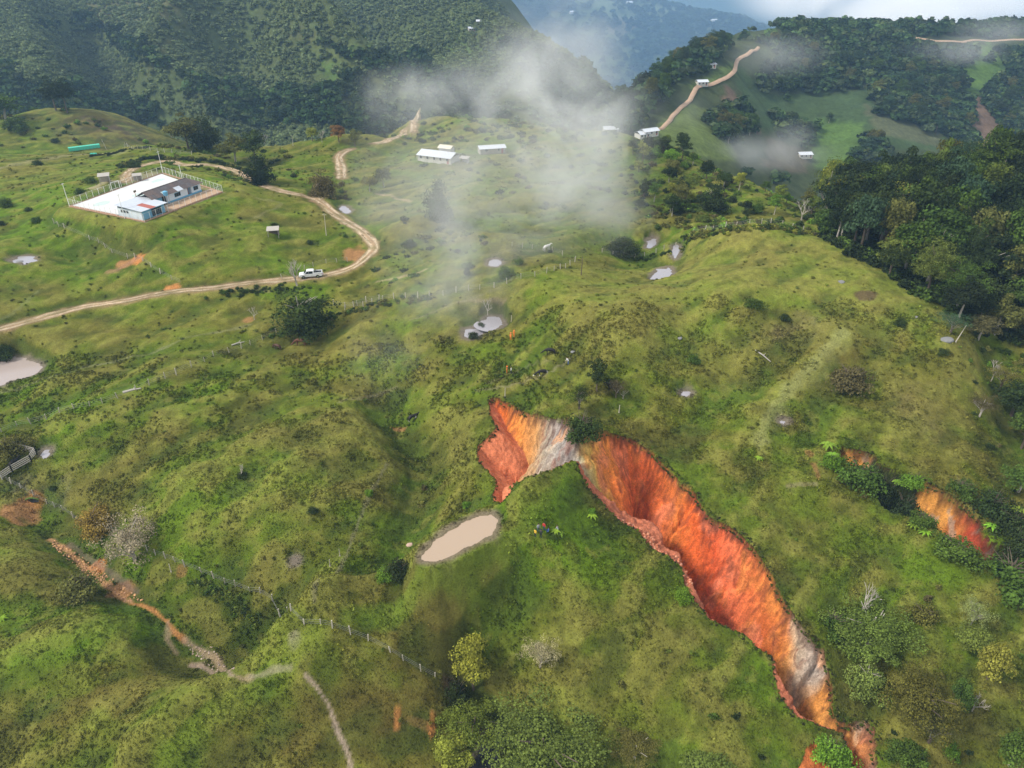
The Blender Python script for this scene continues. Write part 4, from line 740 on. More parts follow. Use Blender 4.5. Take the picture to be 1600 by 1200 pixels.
# ------------------------------------------------------------------ scattering with geometry nodes
def unlinked(me, name='tuft'): return bpy.data.objects.new(name, me)
def scatter(name, P, S, R, tint, src, label, tilt=None, **props):
    n = len(P); me = bpy.data.meshes.new(name); me.vertices.add(n); me.vertices.foreach_set('co', np.asarray(P, np.float32).ravel())
    a = me.attributes.new('sc', 'FLOAT_VECTOR', 'POINT'); S = np.asarray(S); S = np.stack([S, S, S], 1) if S.ndim == 1 else S; a.data.foreach_set('vector', S.astype(np.float32).ravel())
    a = me.attributes.new('rot', 'FLOAT_VECTOR', 'POINT'); a.data.foreach_set('vector', np.c_[np.zeros(n), np.zeros(n), R].astype(np.float32).ravel())
    a = me.attributes.new('tint', 'FLOAT_COLOR', 'POINT'); a.data.foreach_set('color', np.c_[tint, np.ones(n)].astype(np.float32).ravel()); me.update()
    o = link(name, me, kind='stuff', label=label, **props)
    ng = bpy.data.node_groups.new('scatter', 'GeometryNodeTree'); ng.interface.new_socket('Geometry', in_out='INPUT', socket_type='NodeSocketGeometry'); ng.interface.new_socket('Geometry', in_out='OUTPUT', socket_type='NodeSocketGeometry')
    gi = ng.nodes.new('NodeGroupInput'); go = ng.nodes.new('NodeGroupOutput'); ip = ng.nodes.new('GeometryNodeInstanceOnPoints'); oi = ng.nodes.new('GeometryNodeObjectInfo'); oi.inputs['Object'].default_value = src
    s_ = ng.nodes.new('GeometryNodeInputNamedAttribute'); s_.data_type = 'FLOAT_VECTOR'; s_.inputs['Name'].default_value = 'sc'; r_ = ng.nodes.new('GeometryNodeInputNamedAttribute'); r_.data_type = 'FLOAT_VECTOR'; r_.inputs['Name'].default_value = 'rot'
    L = ng.links.new; L(gi.outputs[0], ip.inputs['Points']); L(oi.outputs['Geometry'], ip.inputs['Instance']); L(s_.outputs[0], ip.inputs['Scale']); L(r_.outputs[0], ip.inputs['Rotation']); L(ip.outputs[0], go.inputs[0])
    md = o.modifiers.new('scatter', 'NODES'); md.node_group = ng; return o
def area_points(n, y0, y1, power=1.0):
    y = y0+(y1-y0)*NR.rand(n)**power; x = (NR.rand(n)*2-1)*(y*.80+45); return x, y
_nx, _ny, _ = 0, 0, 0
SOILF = None
def clear_of(x, y, road=.6):
    ok = np.ones(len(x), bool)
    for k, (R, hw) in ROADS.items():
        i = sel(x, y, R, 4); D, _, _ = polydist(x[i], y[i], R); ok[i[D < hw+road]] = False
    for P in (RAV, GUL, SC3): ok &= ~inpoly(x, y, P)
    for n, (P, l) in PONDS.items(): i = sel(x, y, P, 2); D, _, _ = polydist(x[i], y[i], list(P)+[P[0]]); ok[i[inpoly(x[i], y[i], P) | (D < .4)]] = False
    T = [SL(a, b)[:2] for a, b in ((-1,-1),(31,-1),(39,34),(-.5,32))]; ok &= ~inpoly(x, y, T)
    for hx in (HA, HB): ok &= np.hypot(x-hx[0], y-hx[1]) > 9
    for (uv, hw, k, a) in trails:
        if a < .6: continue
        R = smoothline([q for q in pl1(uv) if q], 1.5); i = sel(x, y, R, 3); D, _, _ = polydist(x[i], y[i], R); ok[i[D < hw*1.2]] = False
    return ok
def tuftmesh(name, seed, n=14, h=.5, r=.35, wd=.09, mat=LEAFI):
    rs_ = np.random.RandomState(seed); a = rs_.rand(n)*6.28; d = rs_.rand(n)*r; cen = np.c_[np.cos(a)*d, np.sin(a)*d, h*.32*rs_.uniform(.4, 1.3, n)]
    nor = np.c_[np.cos(a), np.sin(a), rs_.uniform(.5, 1.6, n)]+rs_.normal(size=(n, 3))*.4; return quads_mesh(name, cen, nor, rs_.uniform(.7, 1.4, n)*wd*3, rs_.uniform(.65, 1.4, n), rs_, aspect=.5, mat=mat)
def gcol(x, y, h): return shade_ground(x, y, h)
# grass tussocks
x1, y1 = area_points(190000, 50, 150, .75); x2, y2 = area_points(26000, 150, 300, .9); x, y = np.r_[x1, x2], np.r_[y1, y2]
dn_ = fbm(x/5, y/4, 200, 3); keep = (NR.rand(len(x)) < sst(.46, .66, dn_)*.5+.03) & clear_of(x, y, .2); x, y = x[keep], y[keep]; z = H(x, y)
u, v = project(x, y, z); k = (u > -120) & (u < 1720) & (v > 150) & (v < 1300); x, y, z = x[k], y[k], z[k]
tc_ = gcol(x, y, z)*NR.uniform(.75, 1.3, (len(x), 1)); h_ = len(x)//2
scatter('grass', np.c_[x, y, z-.03][:h_], NR.uniform(.35, .95, h_)*(1+y[:h_]/260), NR.rand(h_)*6.28, tc_[:h_], unlinked(tuftmesh('grass', 1)), 'tussocky pasture grass covering the hillside')
scatter('grass', np.c_[x, y, z-.03][h_:], NR.uniform(.35, .95, len(x)-h_)*(1+y[h_:]/260), NR.rand(len(x)-h_)*6.28, tc_[h_:], unlinked(tuftmesh('grass', 2, n=18, h=.35)), 'low matted grass between the tussocks')
x, y = area_points(210000, 50, 125, .85); kp = (NR.rand(len(x)) < .25+.6*sst(.4, .6, fbm(x/3.5, y/3, 260, 3))) & clear_of(x, y, .2); x, y = x[kp], y[kp]; z = H(x, y); u, v = project(x, y, z); k = (u > -80) & (u < 1680) & (v > 400) & (v < 1280); x, y, z = x[k], y[k], z[k]
scatter('grass', np.c_[x, y, z-.03], NR.uniform(.25, .6, len(x)), NR.rand(len(x))*6.28, gcol(x, y, z)*NR.uniform(.6, 1.5, (len(x), 1)), unlinked(tuftmesh('grass', 3, n=9, h=.5, r=.3)), 'fine grass blades of the nearest slopes')
# broad-leaved weeds in drifts
x, y = area_points(52000, 48, 300, .75); dn_ = fbm(x/7, y/5, 210, 3)*.6+fbm(x/1.8, y/1.6, 213, 2)*.4; keep = (NR.rand(len(x)) < sst(.55, .74, dn_)*.24) & clear_of(x, y); x, y = x[keep], y[keep]; z = H(x, y)
u, v = project(x, y, z); k = (u > -120) & (u < 1720) & (v > 150) & (v < 1300); x, y, z = x[k], y[k], z[k]
pal = np.array([DARK, (.05,.075,.02), (.07,.12,.02), (.10,.19,.025), (.09,.08,.035), (.045,.06,.02)]); tc_ = pal[NR.choice(6, len(x), p=[.12,.22,.26,.18,.1,.12])]*NR.uniform(.8, 1.6, (len(x), 1)); gm = gcol(x, y, z); tc_ = tc_*.4+gm*.5
bm_ = crown('weeds', 600, 90, 10, .17, hgt=.9, base=0, clr=.3, kind='bush', mat=LEAFI)
scatter('weeds', np.c_[x, y, z-.05], NR.uniform(.3, .85, len(x))*(1+y/400), NR.rand(len(x))*6.28, tc_, unlinked(bm_), 'dark and bright weed clumps dotted over the pasture'); print('weeds', len(x))
# scrub: low bushes growing thick in places
zones = [([(985,225),(1080,225),(1280,290),(1290,370),(1180,355),(1060,380),(985,330)], 1.0),([(430,265),(560,280),(600,330),(560,330),(480,290)], .5),([(640,340),(800,380),(790,400),(650,390),(600,350)], .9),([(210,250),(290,238),(400,270),(420,300),(380,290),(300,255),(210,262)], .9),([(230,225),(330,235),(420,262),(400,275),(300,248)], .9),([(1300,690),(1600,830),(1600,960),(1500,900),(1380,800),(1290,740)], .7),
 ([(1100,230),(1270,290),(1280,350),(1150,300)], .6),([(560,395),(650,380),(680,440),(560,460)], .5),([(620,1060),(780,1050),(800,1200),(560,1200)], .45),([(1250,900),(1600,920),(1600,1200),(1320,1200)], .35),([(1500,540),(1600,550),(1600,900),(1540,740)], .8),([(590,640),(680,700),(640,910),(560,870)], .3),([(900,1050),(1200,1060),(1260,1200),(860,1200)], .3),([(600,200),(960,190),(990,330),(800,330),(640,250)], .25),([(0,150),(230,180),(230,226),(0,240)], .3),([(430,230),(470,250),(470,270),(420,262)], .8),([(560,220),(700,180),(900,190),(900,235),(700,225)], .6)]
x, y = area_points(42000, 48, 400, .9); z = H(x, y); u, v = project(x, y, z); pr = np.zeros(len(x))
for P, w_ in zones: pr = np.maximum(pr, inpoly(u, v, P)*w_)
pr *= sst(.38, .6, fbm(x/6, y/6, 220, 3)); dd = np.where(y < 150, .25, .42)
keep = (NR.rand(len(x)) < pr*dd) & clear_of(x, y, 1.2); x, y, z = x[keep], y[keep], z[keep]
pal = np.array([COLS[q] for q in ('dark', 'green', 'olive', 'deep', 'sage', 'bright', 'brown')]); tc_ = pal[NR.choice(7, len(x), p=[.24,.2,.2,.1,.08,.08,.1])]*NR.uniform(.75, 1.4, (len(x), 1))
bu = crown('scrub', 601, 260, 14, .15, hgt=.95, base=0, clr=.3, kind='bush', mat=LEAFI)
scatter('scrub', np.c_[x, y, z-.1], NR.uniform(.8, 2.1, len(x))*(.7+y/330), NR.rand(len(x))*6.28, tc_, unlinked(bu), 'thick low scrub over the shoulders and gully sides'); print('scrub', len(x))

zu = H(*UND); nu = len(UND[0]); scatter('undergrowth', np.c_[UND[0], UND[1], zu-.2], NR.uniform(2.0, 4.2, nu), NR.rand(nu)*6.28, np.array([COLS['dark'], COLS['deep'], COLS['green'], COLS['deep']])[NR.randint(4, size=nu)]*NR.uniform(.6, 1.3, (nu, 1)), unlinked(bu), 'dense shady undergrowth under the trees of the wood')
# hedges and rough growth along fence lines
def hedge(uv, n, wd, s0, s1, cols, label):
    R = smoothline([q for q in pl1(uv) if q], 1.0); i = NR.randint(len(R)-1, size=n); f = NR.rand(n); x = R[i, 0]*(1-f)+R[i+1, 0]*f+NR.normal(size=n)*wd; y = R[i, 1]*(1-f)+R[i+1, 1]*f+NR.normal(size=n)*wd
    ok = clear_of(x, y, .3); x, y = x[ok], y[ok]; n = len(x); z = H(x, y); scatter('hedge', np.c_[x, y, z-.1], NR.uniform(s0, s1, n), NR.rand(n)*6.28, np.array([COLS[c] for c in cols])[NR.randint(len(cols), size=n)]*NR.uniform(.7, 1.3, (n, 1)), unlinked(bu), label)
hedge([(188,263),(215,251),(245,247),(300,249),(345,256),(385,270)], 150, 1.0, 1.2, 2.8, ['dark', 'deep', 'olive'], 'dark hedge along the outer side of the school road')
hedge([(143,244),(165,241),(190,236),(232,229)], 60, .5, .8, 1.7, ['dark', 'deep'], 'low dark hedge beside the turquoise net')
hedge([(1056,396),(1075,378),(1100,368),(1160,358),(1230,358),(1265,366)], 170, .9, .8, 1.8, ['olive', 'yellow', 'green', 'dark'], 'yellow-green growth along the fenced path to the wood')
hedge([(990,406),(1020,402),(1052,394)], 50, .4, .6, 1.4, ['dark', 'green'], 'rushes along the fence by the puddles')
hedge([(415,523),(470,512),(540,490),(600,474),(680,466)], 110, .8, .6, 1.7, ['green', 'dark', 'olive'], 'rough growth along the middle fence')
hedge([(240,268),(300,262),(350,270),(390,286)], 40, 1.0, .8, 1.6, ['dark', 'olive'], 'tufts between the court and the school road')
hedge([(330,460),(400,455),(450,452),(478,450)], 80, .8, .6, 1.4, ['green', 'dark', 'dark'], 'dark verge under the road near the pickup')
hedge([(300,900),(345,925),(390,960),(400,985)], 60, .6, .5, 1.3, ['dark', 'sage', 'green'], 'rank growth in the small drain of the lower valley')
def rimgrass(Rm, n, off, label):
    i = NR.randint(len(Rm)-1, size=n); f = NR.rand(n); d = Rm[i+1, :2]-Rm[i, :2]; nn = np.c_[-d[:, 1], d[:, 0]]/(np.linalg.norm(d, axis=1)[:, None]+1e-9); p = Rm[i, :2]*(1-f)[:, None]+Rm[i+1, :2]*f[:, None]+nn*NR.uniform(off[0], off[1], (n, 1)); x, y = p[:, 0], p[:, 1]; z = np.maximum(H(x, y), H1(x, y)-.7)
    scatter('rim_grass', np.c_[x, y, z-.1], NR.uniform(.22, .7, n), NR.rand(n)*6.28, np.array([(.09,.13,.015),(.06,.08,.015),(.12,.12,.03),(.05,.05,.02)])[NR.randint(4, size=n)]*NR.uniform(.7, 1.2, (n, 1)), unlinked(bm_), label)
rimgrass(RB_, 700, (-.5, .9), 'ragged turf hanging over the upper lip of the landslide'); rimgrass(RN_, 420, (-.9, .3), 'ragged turf along the near lip of the landslide'); rimgrass(RL_, 120, (-.4, .5), 'ragged turf round the left lobe of the landslide'); rimgrass(GB_, 160, (-.4, .7), 'ragged turf over the second gully')
# ------------------------------------------------------------------ far woods
lowt = [crown('canopy', 610+i, 110, 9, .26, hgt=.85, base=.1, clr=.3, mat=LEAFI) for i in range(3)]
def farwood(name, Fd, n, x0, x1, y0, y1, size, prob, label, cols, s, sink=.2):
    x = NR.uniform(x0, x1, n); y = NR.uniform(y0, y1, n); z = Fd(x, y); u, v = project(x, y, z); ok = (u > -450) & (u < 2050) & (v > -90) & (v < 420) & (NR.rand(n) < prob(x, y, u, v)); x, y, z, u, v = x[ok], y[ok], z[ok], u[ok], v[ok]
    # keep what faces this side of the hills
    pal = np.array(cols); t = pal[NR.randint(len(pal), size=len(x))]*NR.uniform(.6, 1.5, (len(x), 1))*(.75+.6*fbm(x/40, y/40, s, 3))[:, None]; sz = size*NR.uniform(.6, 1.35, len(x))
    if Fd is LMF: d_ = tint_l(x, y, u, v); sz *= np.where(d_ > .5, 1.25, .62); t = np.where(d_[:, None] > .5, t*.6*np.array([.8, 1, 1]), (t*.3+np.array((.10,.125,.055))*1.25)*(.75+.6*fbm(x/25, y/25, 239, 3))[:, None])
    if Fd is RHF: t = t*.72*np.array([.85, 1, 1.05])
    k = len(x)//3
    for i in range(3):
        a, b = i*k, (i+1)*k if i < 2 else len(x)
        scatter(name, np.c_[x, y, z-sink*sz][a:b], sz[a:b], NR.rand(b-a)*6.28, t[a:b], unlinked(lowt[i]), label)
    print(name, len(x))
dz_ = [[(50,45),(200,60),(300,150),(380,205),(640,200),(560,110),(500,135),(420,150),(300,120),(230,112),(130,30)],[(480,55),(650,95),(790,190),(680,165),(560,90)],[(0,120),(250,170),(250,215),(0,200)],[(800,60),(960,160),(900,180),(820,120)]]
def tint_l(x, y, u, v):
    u = u+(fbm(x/30, y/30, 233, 3)-.5)*90; v = v+(fbm(x/30, y/30, 234, 3)-.5)*50; d = np.zeros(len(x))
    for P in dz_: d = np.maximum(d, inpoly(u, v, P)*1.0)
    return d
def prob_l(x, y, u, v):
    return np.where(tint_l(x, y, u, v) > .5, .8, .95)*np.where(inpoly(u, v, l_p[0][0]), .5, 1)
def prob_old(x, y, u, v):
    p = .35+.9*sst(.38, .58, fbm(x/60, y/60, 230, 3)); 
    for P, k, a in l_p: p = np.where(inpoly(u, v, P), .22, p)
    return p
wcs = [(.055,.09,.028),(.068,.105,.03),(.09,.13,.038),(.045,.07,.026),(.12,.14,.045),(.08,.095,.04)]
RROADS = [[hit(u, v, RHF, 150, 2600, 2) for u, v in uv] for uv in ([(1022,208),(1035,200),(1045,190),(1050,182),(1060,172),(1072,162),(1078,157)],[(1078,157),(1084,145),(1090,136),(1105,134),(1120,129),(1135,122),(1147,112),(1150,100),(1155,92),(1170,84),(1185,74)],[(1430,59),(1460,64),(1500,66),(1540,64),(1600,62),(1650,62)])]
def roadclear(x, y, s=0):
    ok = np.ones(len(x), bool)
    for R in RROADS: R = [r for r in R if r]; D, _, _ = polydist(x, y+6, R); ok &= D > 13
    return ok
farwood('far_forest', LMF, 40000, -630, 150, 430, 960, 6.5, prob_l, 'dense forest covering the mountain across the valley', wcs, 231)
fz = [([(1160,80),(1230,45),(1500,60),(1540,80),(1500,110),(1510,150),(1530,260),(1480,215),(1370,180),(1360,140),(1190,150)], 1.0),([(1080,140),(1150,140),(1180,205),(1140,235),(1080,165)], 1.0),([(965,160),(1130,60),(1150,95),(1095,135),(1060,165),(1000,210),(960,205)], .8),([(1545,60),(1600,60),(1600,250),(1530,150),(1540,145),(1575,110)], 1.0),([(1340,215),(1380,225),(1390,260),(1350,260)], 1.),([(1200,180),(1280,200),(1275,240),(1210,215)], .5),([(1210,42),(1600,42),(1600,62),(1250,60)], .5)]
def prob_r(x, y, u, v):
    p = np.full(len(x), .012)
    for P, a in fz: p = np.where(inpoly(u, v, P), a, p)
    return p*roadclear(x, y)
farwood('ridge_forest', RHF, 15000, -60, 620, 370, 800, 8.5, prob_r, 'forest patches on the ridge beyond the saddle', wcs, 241)
farwood('distant_forest', MFF, 16000, -600, 1870, 2125, 3825, 24.0, lambda x, y, u, v: .25+.75*sst(.42, .6, fbm(x/255, y/255, 250, 3)), 'forest on the hazy blue mountain', [(.03,.05,.025),(.04,.06,.03),(.05,.07,.03)], 251)
# ridge trees large enough to tell apart
rs = random.Random(9); n_r = 0; seen = []
tries = 0
while n_r < 90 and tries < 6000:
    tries += 1; x = rs.uniform(20, 520); y = rs.uniform(385, 640); z = float(RHF(x, y)); u, v = project(x, y, z)
    if not (960 < u < 1610 and 60 < v < 255): continue
    inz = any(inpoly(np.array([u]), np.array([v]), P)[0] for P, a in fz if a >= .8)
    if not inz or not roadclear(np.array([x]), np.array([y]))[0] or any((x-a)**2+(y-b)**2 < 60 for a, b in seen): continue
    seen.append((x, y)); n_r += 1
    side = 'left of the ridge road' if u < 1110 else ('under the ridge road spur' if u < 1200 else ('in the middle of the far ridge wood' if u < 1420 else 'toward the right end of the far ridge wood')); cn, cd = rs.choice([('dark', 'dark'), ('blue', 'blue-green'), ('green', 'green'), ('olive', 'olive')])
    kd = rs.choice(['broad', 'tall']); tree((x, y, z), rs.uniform(7.5, 11), rs.uniform(11, 15), kd, tuple(q*.85 for q in COLS[cn]), 'ridge_tree', f'{cd} {"round" if kd == "broad" else "tall"} tree {side}', 'tree', 'trees standing out of the ridge forest')
# far scattered trees by the fields
for u, v, wv, hv, lab in [(1237,200,14,22,'lone dark tree at the lower edge of the ridge field'),(1295,192,10,14,'small lone tree in the middle of the ridge fields'),(1262,215,20,20,'tree clump over the far smoke by the ridge farm'),(1360,222,20,18,'dark tree beside the brown ridge field'),(1085,95,14,26,'tall tree left of the white ridge house'),(1122,78,16,26,'dark tree above the white ridge house'),(1040,118,14,26,'leggy tree on the left flank of the ridge')]:
    ptree(u, v, wv, hv, 'tall', 'dark', lab, name='ridge_tree', fn=RHF)
# shoulder trees left of the wood, one by one
rs = random.Random(31); n_s = 0
SH = [(985,235),(1070,228),(1160,262),(1260,300),(1290,350),(1200,345),(1100,350),(1000,330)]
while n_s < 62:
    u, v = rs.uniform(985, 1290), rs.uniform(228, 352)
    if not inpoly(np.array([u]), np.array([v]), SH)[0]: continue
    q = ground(u, v)
    if q is None: continue
    n_s += 1; wv = rs.uniform(12, 26); cn, cd = rs.choice([('dark', 'dark'), ('green', 'green'), ('dark', 'dark'), ('bright', 'bright green'), ('sage', 'pale green'), ('olive', 'olive'), ('yellow', 'yellow-green'), ('deep', 'almost black')])
    kd = rs.choice(['broad', 'tall', 'bush', 'broad']); hgt = wv*{'broad': 1.1, 'tall': 1.5, 'bush': .75}[kd]
    side = 'on the skyline' if v < 262 else ('on the upper slope' if v < 300 else 'on the lower slope'); s2 = 'near the mist' if u < 1070 else ('in the middle' if u < 1180 else 'near the wood')
    ptree(u, v, wv, hgt, kd, cn, f'{cd} {"bush" if kd == "bush" else "tree"} {side} of the shrubby shoulder, {s2}', name='bush' if kd == 'bush' else 'tree', cat='bush' if kd == 'bush' else 'tree', group='bushes of the shrubby shoulder' if kd == 'bush' else 'trees of the shrubby shoulder')
print('trees', NTREE)
# ferns with arching fronds round the second gully
def fern_mesh(seed):
    rs_ = random.Random(seed); bm = bmesh.new()
    for i in range(9):
        a = i*.7+rs_.uniform(-.2, .2); L = rs_.uniform(.8, 1.2); pr_ = None
        for k in range(6):
            t = k/5; r_ = L*t; z_ = .25+.75*t-1.0*t*t+.2; wd = .17*math.sin(math.pi*min(.97, t*.9+.08)); c_ = Vector((math.cos(a)*r_, math.sin(a)*r_, z_)); s_ = Vector((-math.sin(a), math.cos(a), 0))*wd
            cur = (bm.verts.new(c_-s_+Vector((0, 0, -.04))), bm.verts.new(c_), bm.verts.new(c_+s_+Vector((0, 0, -.04))))
            if pr_: bm.faces.new((pr_[0], pr_[1], cur[1], cur[0])); bm.faces.new((pr_[1], pr_[2], cur[2], cur[1]))
            pr_ = cur
    me = bpy.data.meshes.new('fern'); bm.to_mesh(me); bm.free(); a = me.attributes.new('lv', 'FLOAT', 'POINT'); a.data.foreach_set('value', [rs_.uniform(.7, 1.3) for _ in me.vertices]); me.materials.append(LEAF); return me
FM = [fern_mesh(i) for i in range(3)]
for i, (u, v, s, lab) in enumerate([(1293,700,2.6,'bright fern at the left tip of the second gully, upper one'),(1300,716,2.4,'bright fern at the left tip of the second gully, lower one'),(1312,738,2.0,'bright fern under the left tip of the second gully'),(1428,822,2.0,'lime fern at the foot of the larger orange face'),(1445,835,1.8,'lime fern just right below the larger orange face'),(1540,788,2.4,'tall lime fern above the red clay'),(1575,812,2.6,'spreading lime fern near the right edge'),(1548,826,2.2,'lime fern hanging beside the red clay'),(1405,742,1.8,'lime fern on the upper lip between the orange faces'),(1592,800,2.4,'lime fern cut by the right edge of the view'),(868,832,1.5,'banana-leaved plant beside the people on the knoll'),(876,836,1.3,'second leafy plant beside the people on the knoll'),(925,808,1.6,'bright rosette plant near the knoll edge'),(1185,718,1.5,'bright plant on the slope between landslide and second gully'),(4,968,1.5,'lime-coloured leaf clump at the left edge of the lower hill')]):
    q = ground(u, v); 
    o = link('fern', FM[i % 3], loc=q, label=lab, category='fern'); s *= .62; o.scale = (s, s, s); o.color = (*[c_*random.uniform(.9, 1.2) for c_ in COLS['lime']], 1); o.rotation_euler[2] = i
# ------------------------------------------------------------------ drifting mist: soft cloud puffs in the air
def mist(name, box, puffs, dens, nscale, label, col=(1,1,1)):
    """puffs: (x, y, z, rx, ry, rz, strength)"""
    m, nt, b = newmat('mist'); nt.nodes.remove(b); L = nt.links.new
    g = N(nt, 'ShaderNodeNewGeometry'); tot = None
    for (x, y, z, rx, ry, rz, s) in puffs:
        a = N(nt, 'ShaderNodeVectorMath', _operation='SUBTRACT'); L(g.outputs['Position'], a.inputs[0]); a.inputs[1].default_value = (x, y, z)
        d = N(nt, 'ShaderNodeVectorMath', _operation='DIVIDE'); L(a.outputs[0], d.inputs[0]); d.inputs[1].default_value = (rx, ry, rz)
        le = N(nt, 'ShaderNodeVectorMath', _operation='LENGTH'); L(d.outputs[0], le.inputs[0])
        mr = N(nt, 'ShaderNodeMapRange', From__Min=1.0, From__Max=.15, To__Min=0, To__Max=s, _interpolation_type='SMOOTHSTEP'); L(le.outputs['Value'], mr.inputs['Value'])
        if tot is None: tot = mr.outputs[0]
        else:
            ad = N(nt, 'ShaderNodeMath', _operation='MAXIMUM'); L(tot, ad.inputs[0]); L(mr.outputs[0], ad.inputs[1]); tot = ad.outputs[0]
    n = N(nt, 'ShaderNodeTexNoise', Scale=nscale, Detail=6.0, Roughness=.62, Distortion=.9); mp = N(nt, 'ShaderNodeMapping'); mp.inputs['Scale'].default_value = (1, .7, 1.3); L(g.outputs['Position'], mp.inputs[0]); L(mp.outputs[0], n.inputs['Vector'])
    nr = N(nt, 'ShaderNodeMapRange', From__Min=.37, From__Max=.68, To__Min=0.0, To__Max=1.0); L(n.outputs['Fac'], nr.inputs['Value'])
    mu = N(nt, 'ShaderNodeMath', _operation='MULTIPLY'); L(tot, mu.inputs[0]); L(nr.outputs[0], mu.inputs[1]); m2 = N(nt, 'ShaderNodeMath', _operation='MULTIPLY'); L(mu.outputs[0], m2.inputs[0]); m2.inputs[1].default_value = dens
    pv = N(nt, 'ShaderNodeVolumePrincipled', Anisotropy=0.0); pv.inputs['Color'].default_value = (*col, 1); L(m2.outputs[0], pv.inputs['Density']); L(pv.outputs[0], nt.nodes['Material Output'].inputs['Volume'])
    return link(name, box_mesh(*box, name), m, kind='stuff', label=label)
# the thick wisp drifting over the farmhouse and down across the pasture
P_ = lambda u, v, y: PY(u, v, y)
def puff(u, v, y, wpx, hpx, depth, s):
    q = PY(u, v, y); t = math.dist(q, (0, 0, CAMZ)); return (q[0], q[1], q[2], wpx*t/F, depth, hpx*t/F, s)
pf = [puff(900, 235, 220, 135, 130, 36, 1.0), puff(950, 315, 205, 85, 140, 24, .75), puff(840, 150, 245, 180, 110, 34, .65), puff(670, 155, 260, 140, 60, 34, .42), puff(860, 80, 260, 130, 80, 34, .5), puff(760, 320, 190, 210, 150, 26, .6), puff(700, 450, 160, 150, 180, 20, .5), puff(610, 560, 140, 90, 120, 14, .2), puff(630, 300, 210, 120, 150, 26, .3)]
xs = [p[0]-p[3] for p in pf]+[p[0]+p[3] for p in pf]; ys = [p[1]-p[4] for p in pf]+[p[1]+p[4] for p in pf]; zs = [p[2]-p[5] for p in pf]+[p[2]+p[5] for p in pf]
mist('mist', (min(xs), max(xs), min(ys), max(ys), min(zs), max(zs)), pf, .075, .04, 'white mist wisp drifting over the farmhouse and the upper pasture')

def cloud(name, pf, dens, ns, label, col=(1,1,1)):
    xs = [p[0]-p[3] for p in pf]+[p[0]+p[3] for p in pf]; ys = [p[1]-p[4] for p in pf]+[p[1]+p[4] for p in pf]; zs = [p[2]-p[5] for p in pf]+[p[2]+p[5] for p in pf]
    mist(name, (min(xs), max(xs), min(ys), max(ys), min(zs), max(zs)), pf, dens, ns, label, col)
cloud('cloud', [puff(1385, 20, 1250, 120, 38, 120, 1.0), puff(1300, -5, 1300, 150, 45, 120, .8), puff(1520, 5, 1400, 180, 34, 120, .7), puff(1420, 30, 1250, 60, 30, 100, 1.)], .045, .006, 'white cloud behind the crest of the far ridge')
cloud('mist', [puff(1215, 85, 560, 90, 36, 30, .6), puff(1490, 80, 600, 80, 22, 30, .55), puff(1560, 50, 640, 70, 22, 30, .6)], .03, .016, 'thin mist shreds on the far ridge')
cloud('mist', [puff(1180, 240, 420, 150, 30, 30, .8), puff(1240, 215, 440, 40, 30, 25, .8), puff(1010, 175, 420, 110, 45, 25, .6)], .03, .02, 'low mist lying in the side valley behind the shoulder')
cloud('cloud', [puff(740, 40, 1150, 120, 60, 150, .5), puff(900, -20, 1300, 160, 40, 150, .4)], .004, .006, 'pale cloud veiling the blue mountain at upper centre')
# ------------------------------------------------------------------ small builders
def mesh_from(bm, name, mats, smooth=False):
    bmesh.ops.recalc_face_normals(bm, faces=bm.faces); me = bpy.data.meshes.new(name); bm.to_mesh(me); bm.free()
    for m in (mats if isinstance(mats, (list, tuple)) else [mats]): me.materials.append(m)
    if smooth: me.polygons.foreach_set('use_smooth', [True]*len(me.polygons))
    return me
def bbx(bm, x0, x1, y0, y1, z0, z1, mi=0):
    vs = [bm.verts.new(p) for p in ((x0,y0,z0),(x1,y0,z0),(x1,y1,z0),(x0,y1,z0),(x0,y0,z1),(x1,y0,z1),(x1,y1,z1),(x0,y1,z1))]
    for f in ((0,3,2,1),(4,5,6,7),(0,1,5,4),(1,2,6,5),(2,3,7,6),(3,0,4,7)): bm.faces.new([vs[i] for i in f]).material_index = mi
def boxme(name, dims, mat): bm = bmesh.new(); bbx(bm, *dims); return mesh_from(bm, name, mat)
def empty(name, loc, rz=0, **p):
    o = bpy.data.objects.new(name, None); C.objects.link(o); o.location = loc; o.rotation_euler[2] = rz; o.empty_display_size = .3
    for k, v in p.items(): o[k] = v
    return o
WHITE = plain('white_paint', (.78,.78,.76), .6, var=.1, scale=1.5); CREAM = plain('cream_wall', (.62,.60,.55), .8, var=.15); LBLUE = plain('pale_blue_paint', (.55,.70,.84), .7, var=.12, scale=1.2); CYAN = plain('strong_blue_paint', (.16,.42,.62), .6, var=.15)
ROOFD = plain('weathered_roof', (.12,.11,.115), .85, var=.45, scale=.8, bump=.3); ROOFZ = plain('zinc_roof', (.62,.66,.72), .45, metal=.25, var=.14, scale=1.0); ROOFR = plain('rusty_sheet', (.40,.13,.10), .8, var=.3); GLASS = plain('dark_glass', (.02,.03,.035), .15, var=.05); CONC = plain('pale_concrete', (.66,.66,.64), .85, var=.14, scale=.25); CURB = plain('brick_kerb', (.40,.24,.16), .9, var=.25); POSTW = plain('post_wood', (.48,.44,.36), .9, var=.2, scale=5); WIRE = plain('wire', (.35,.35,.34), .6, metal=.5); STEEL = plain('pale_steel', (.60,.60,.58), .5, metal=.2); GREYW = plain('grey_boards', (.42,.39,.35), .9, var=.3, scale=4); TURQ = plain('turquoise_net', (.10,.62,.46), .7, var=.15); SOILP = plain('bare_clay', (.45,.30,.19), .95, var=.25, scale=.7)
LINE = plain('court_tint', (.50,.60,.57), .85, var=.1, scale=.4)
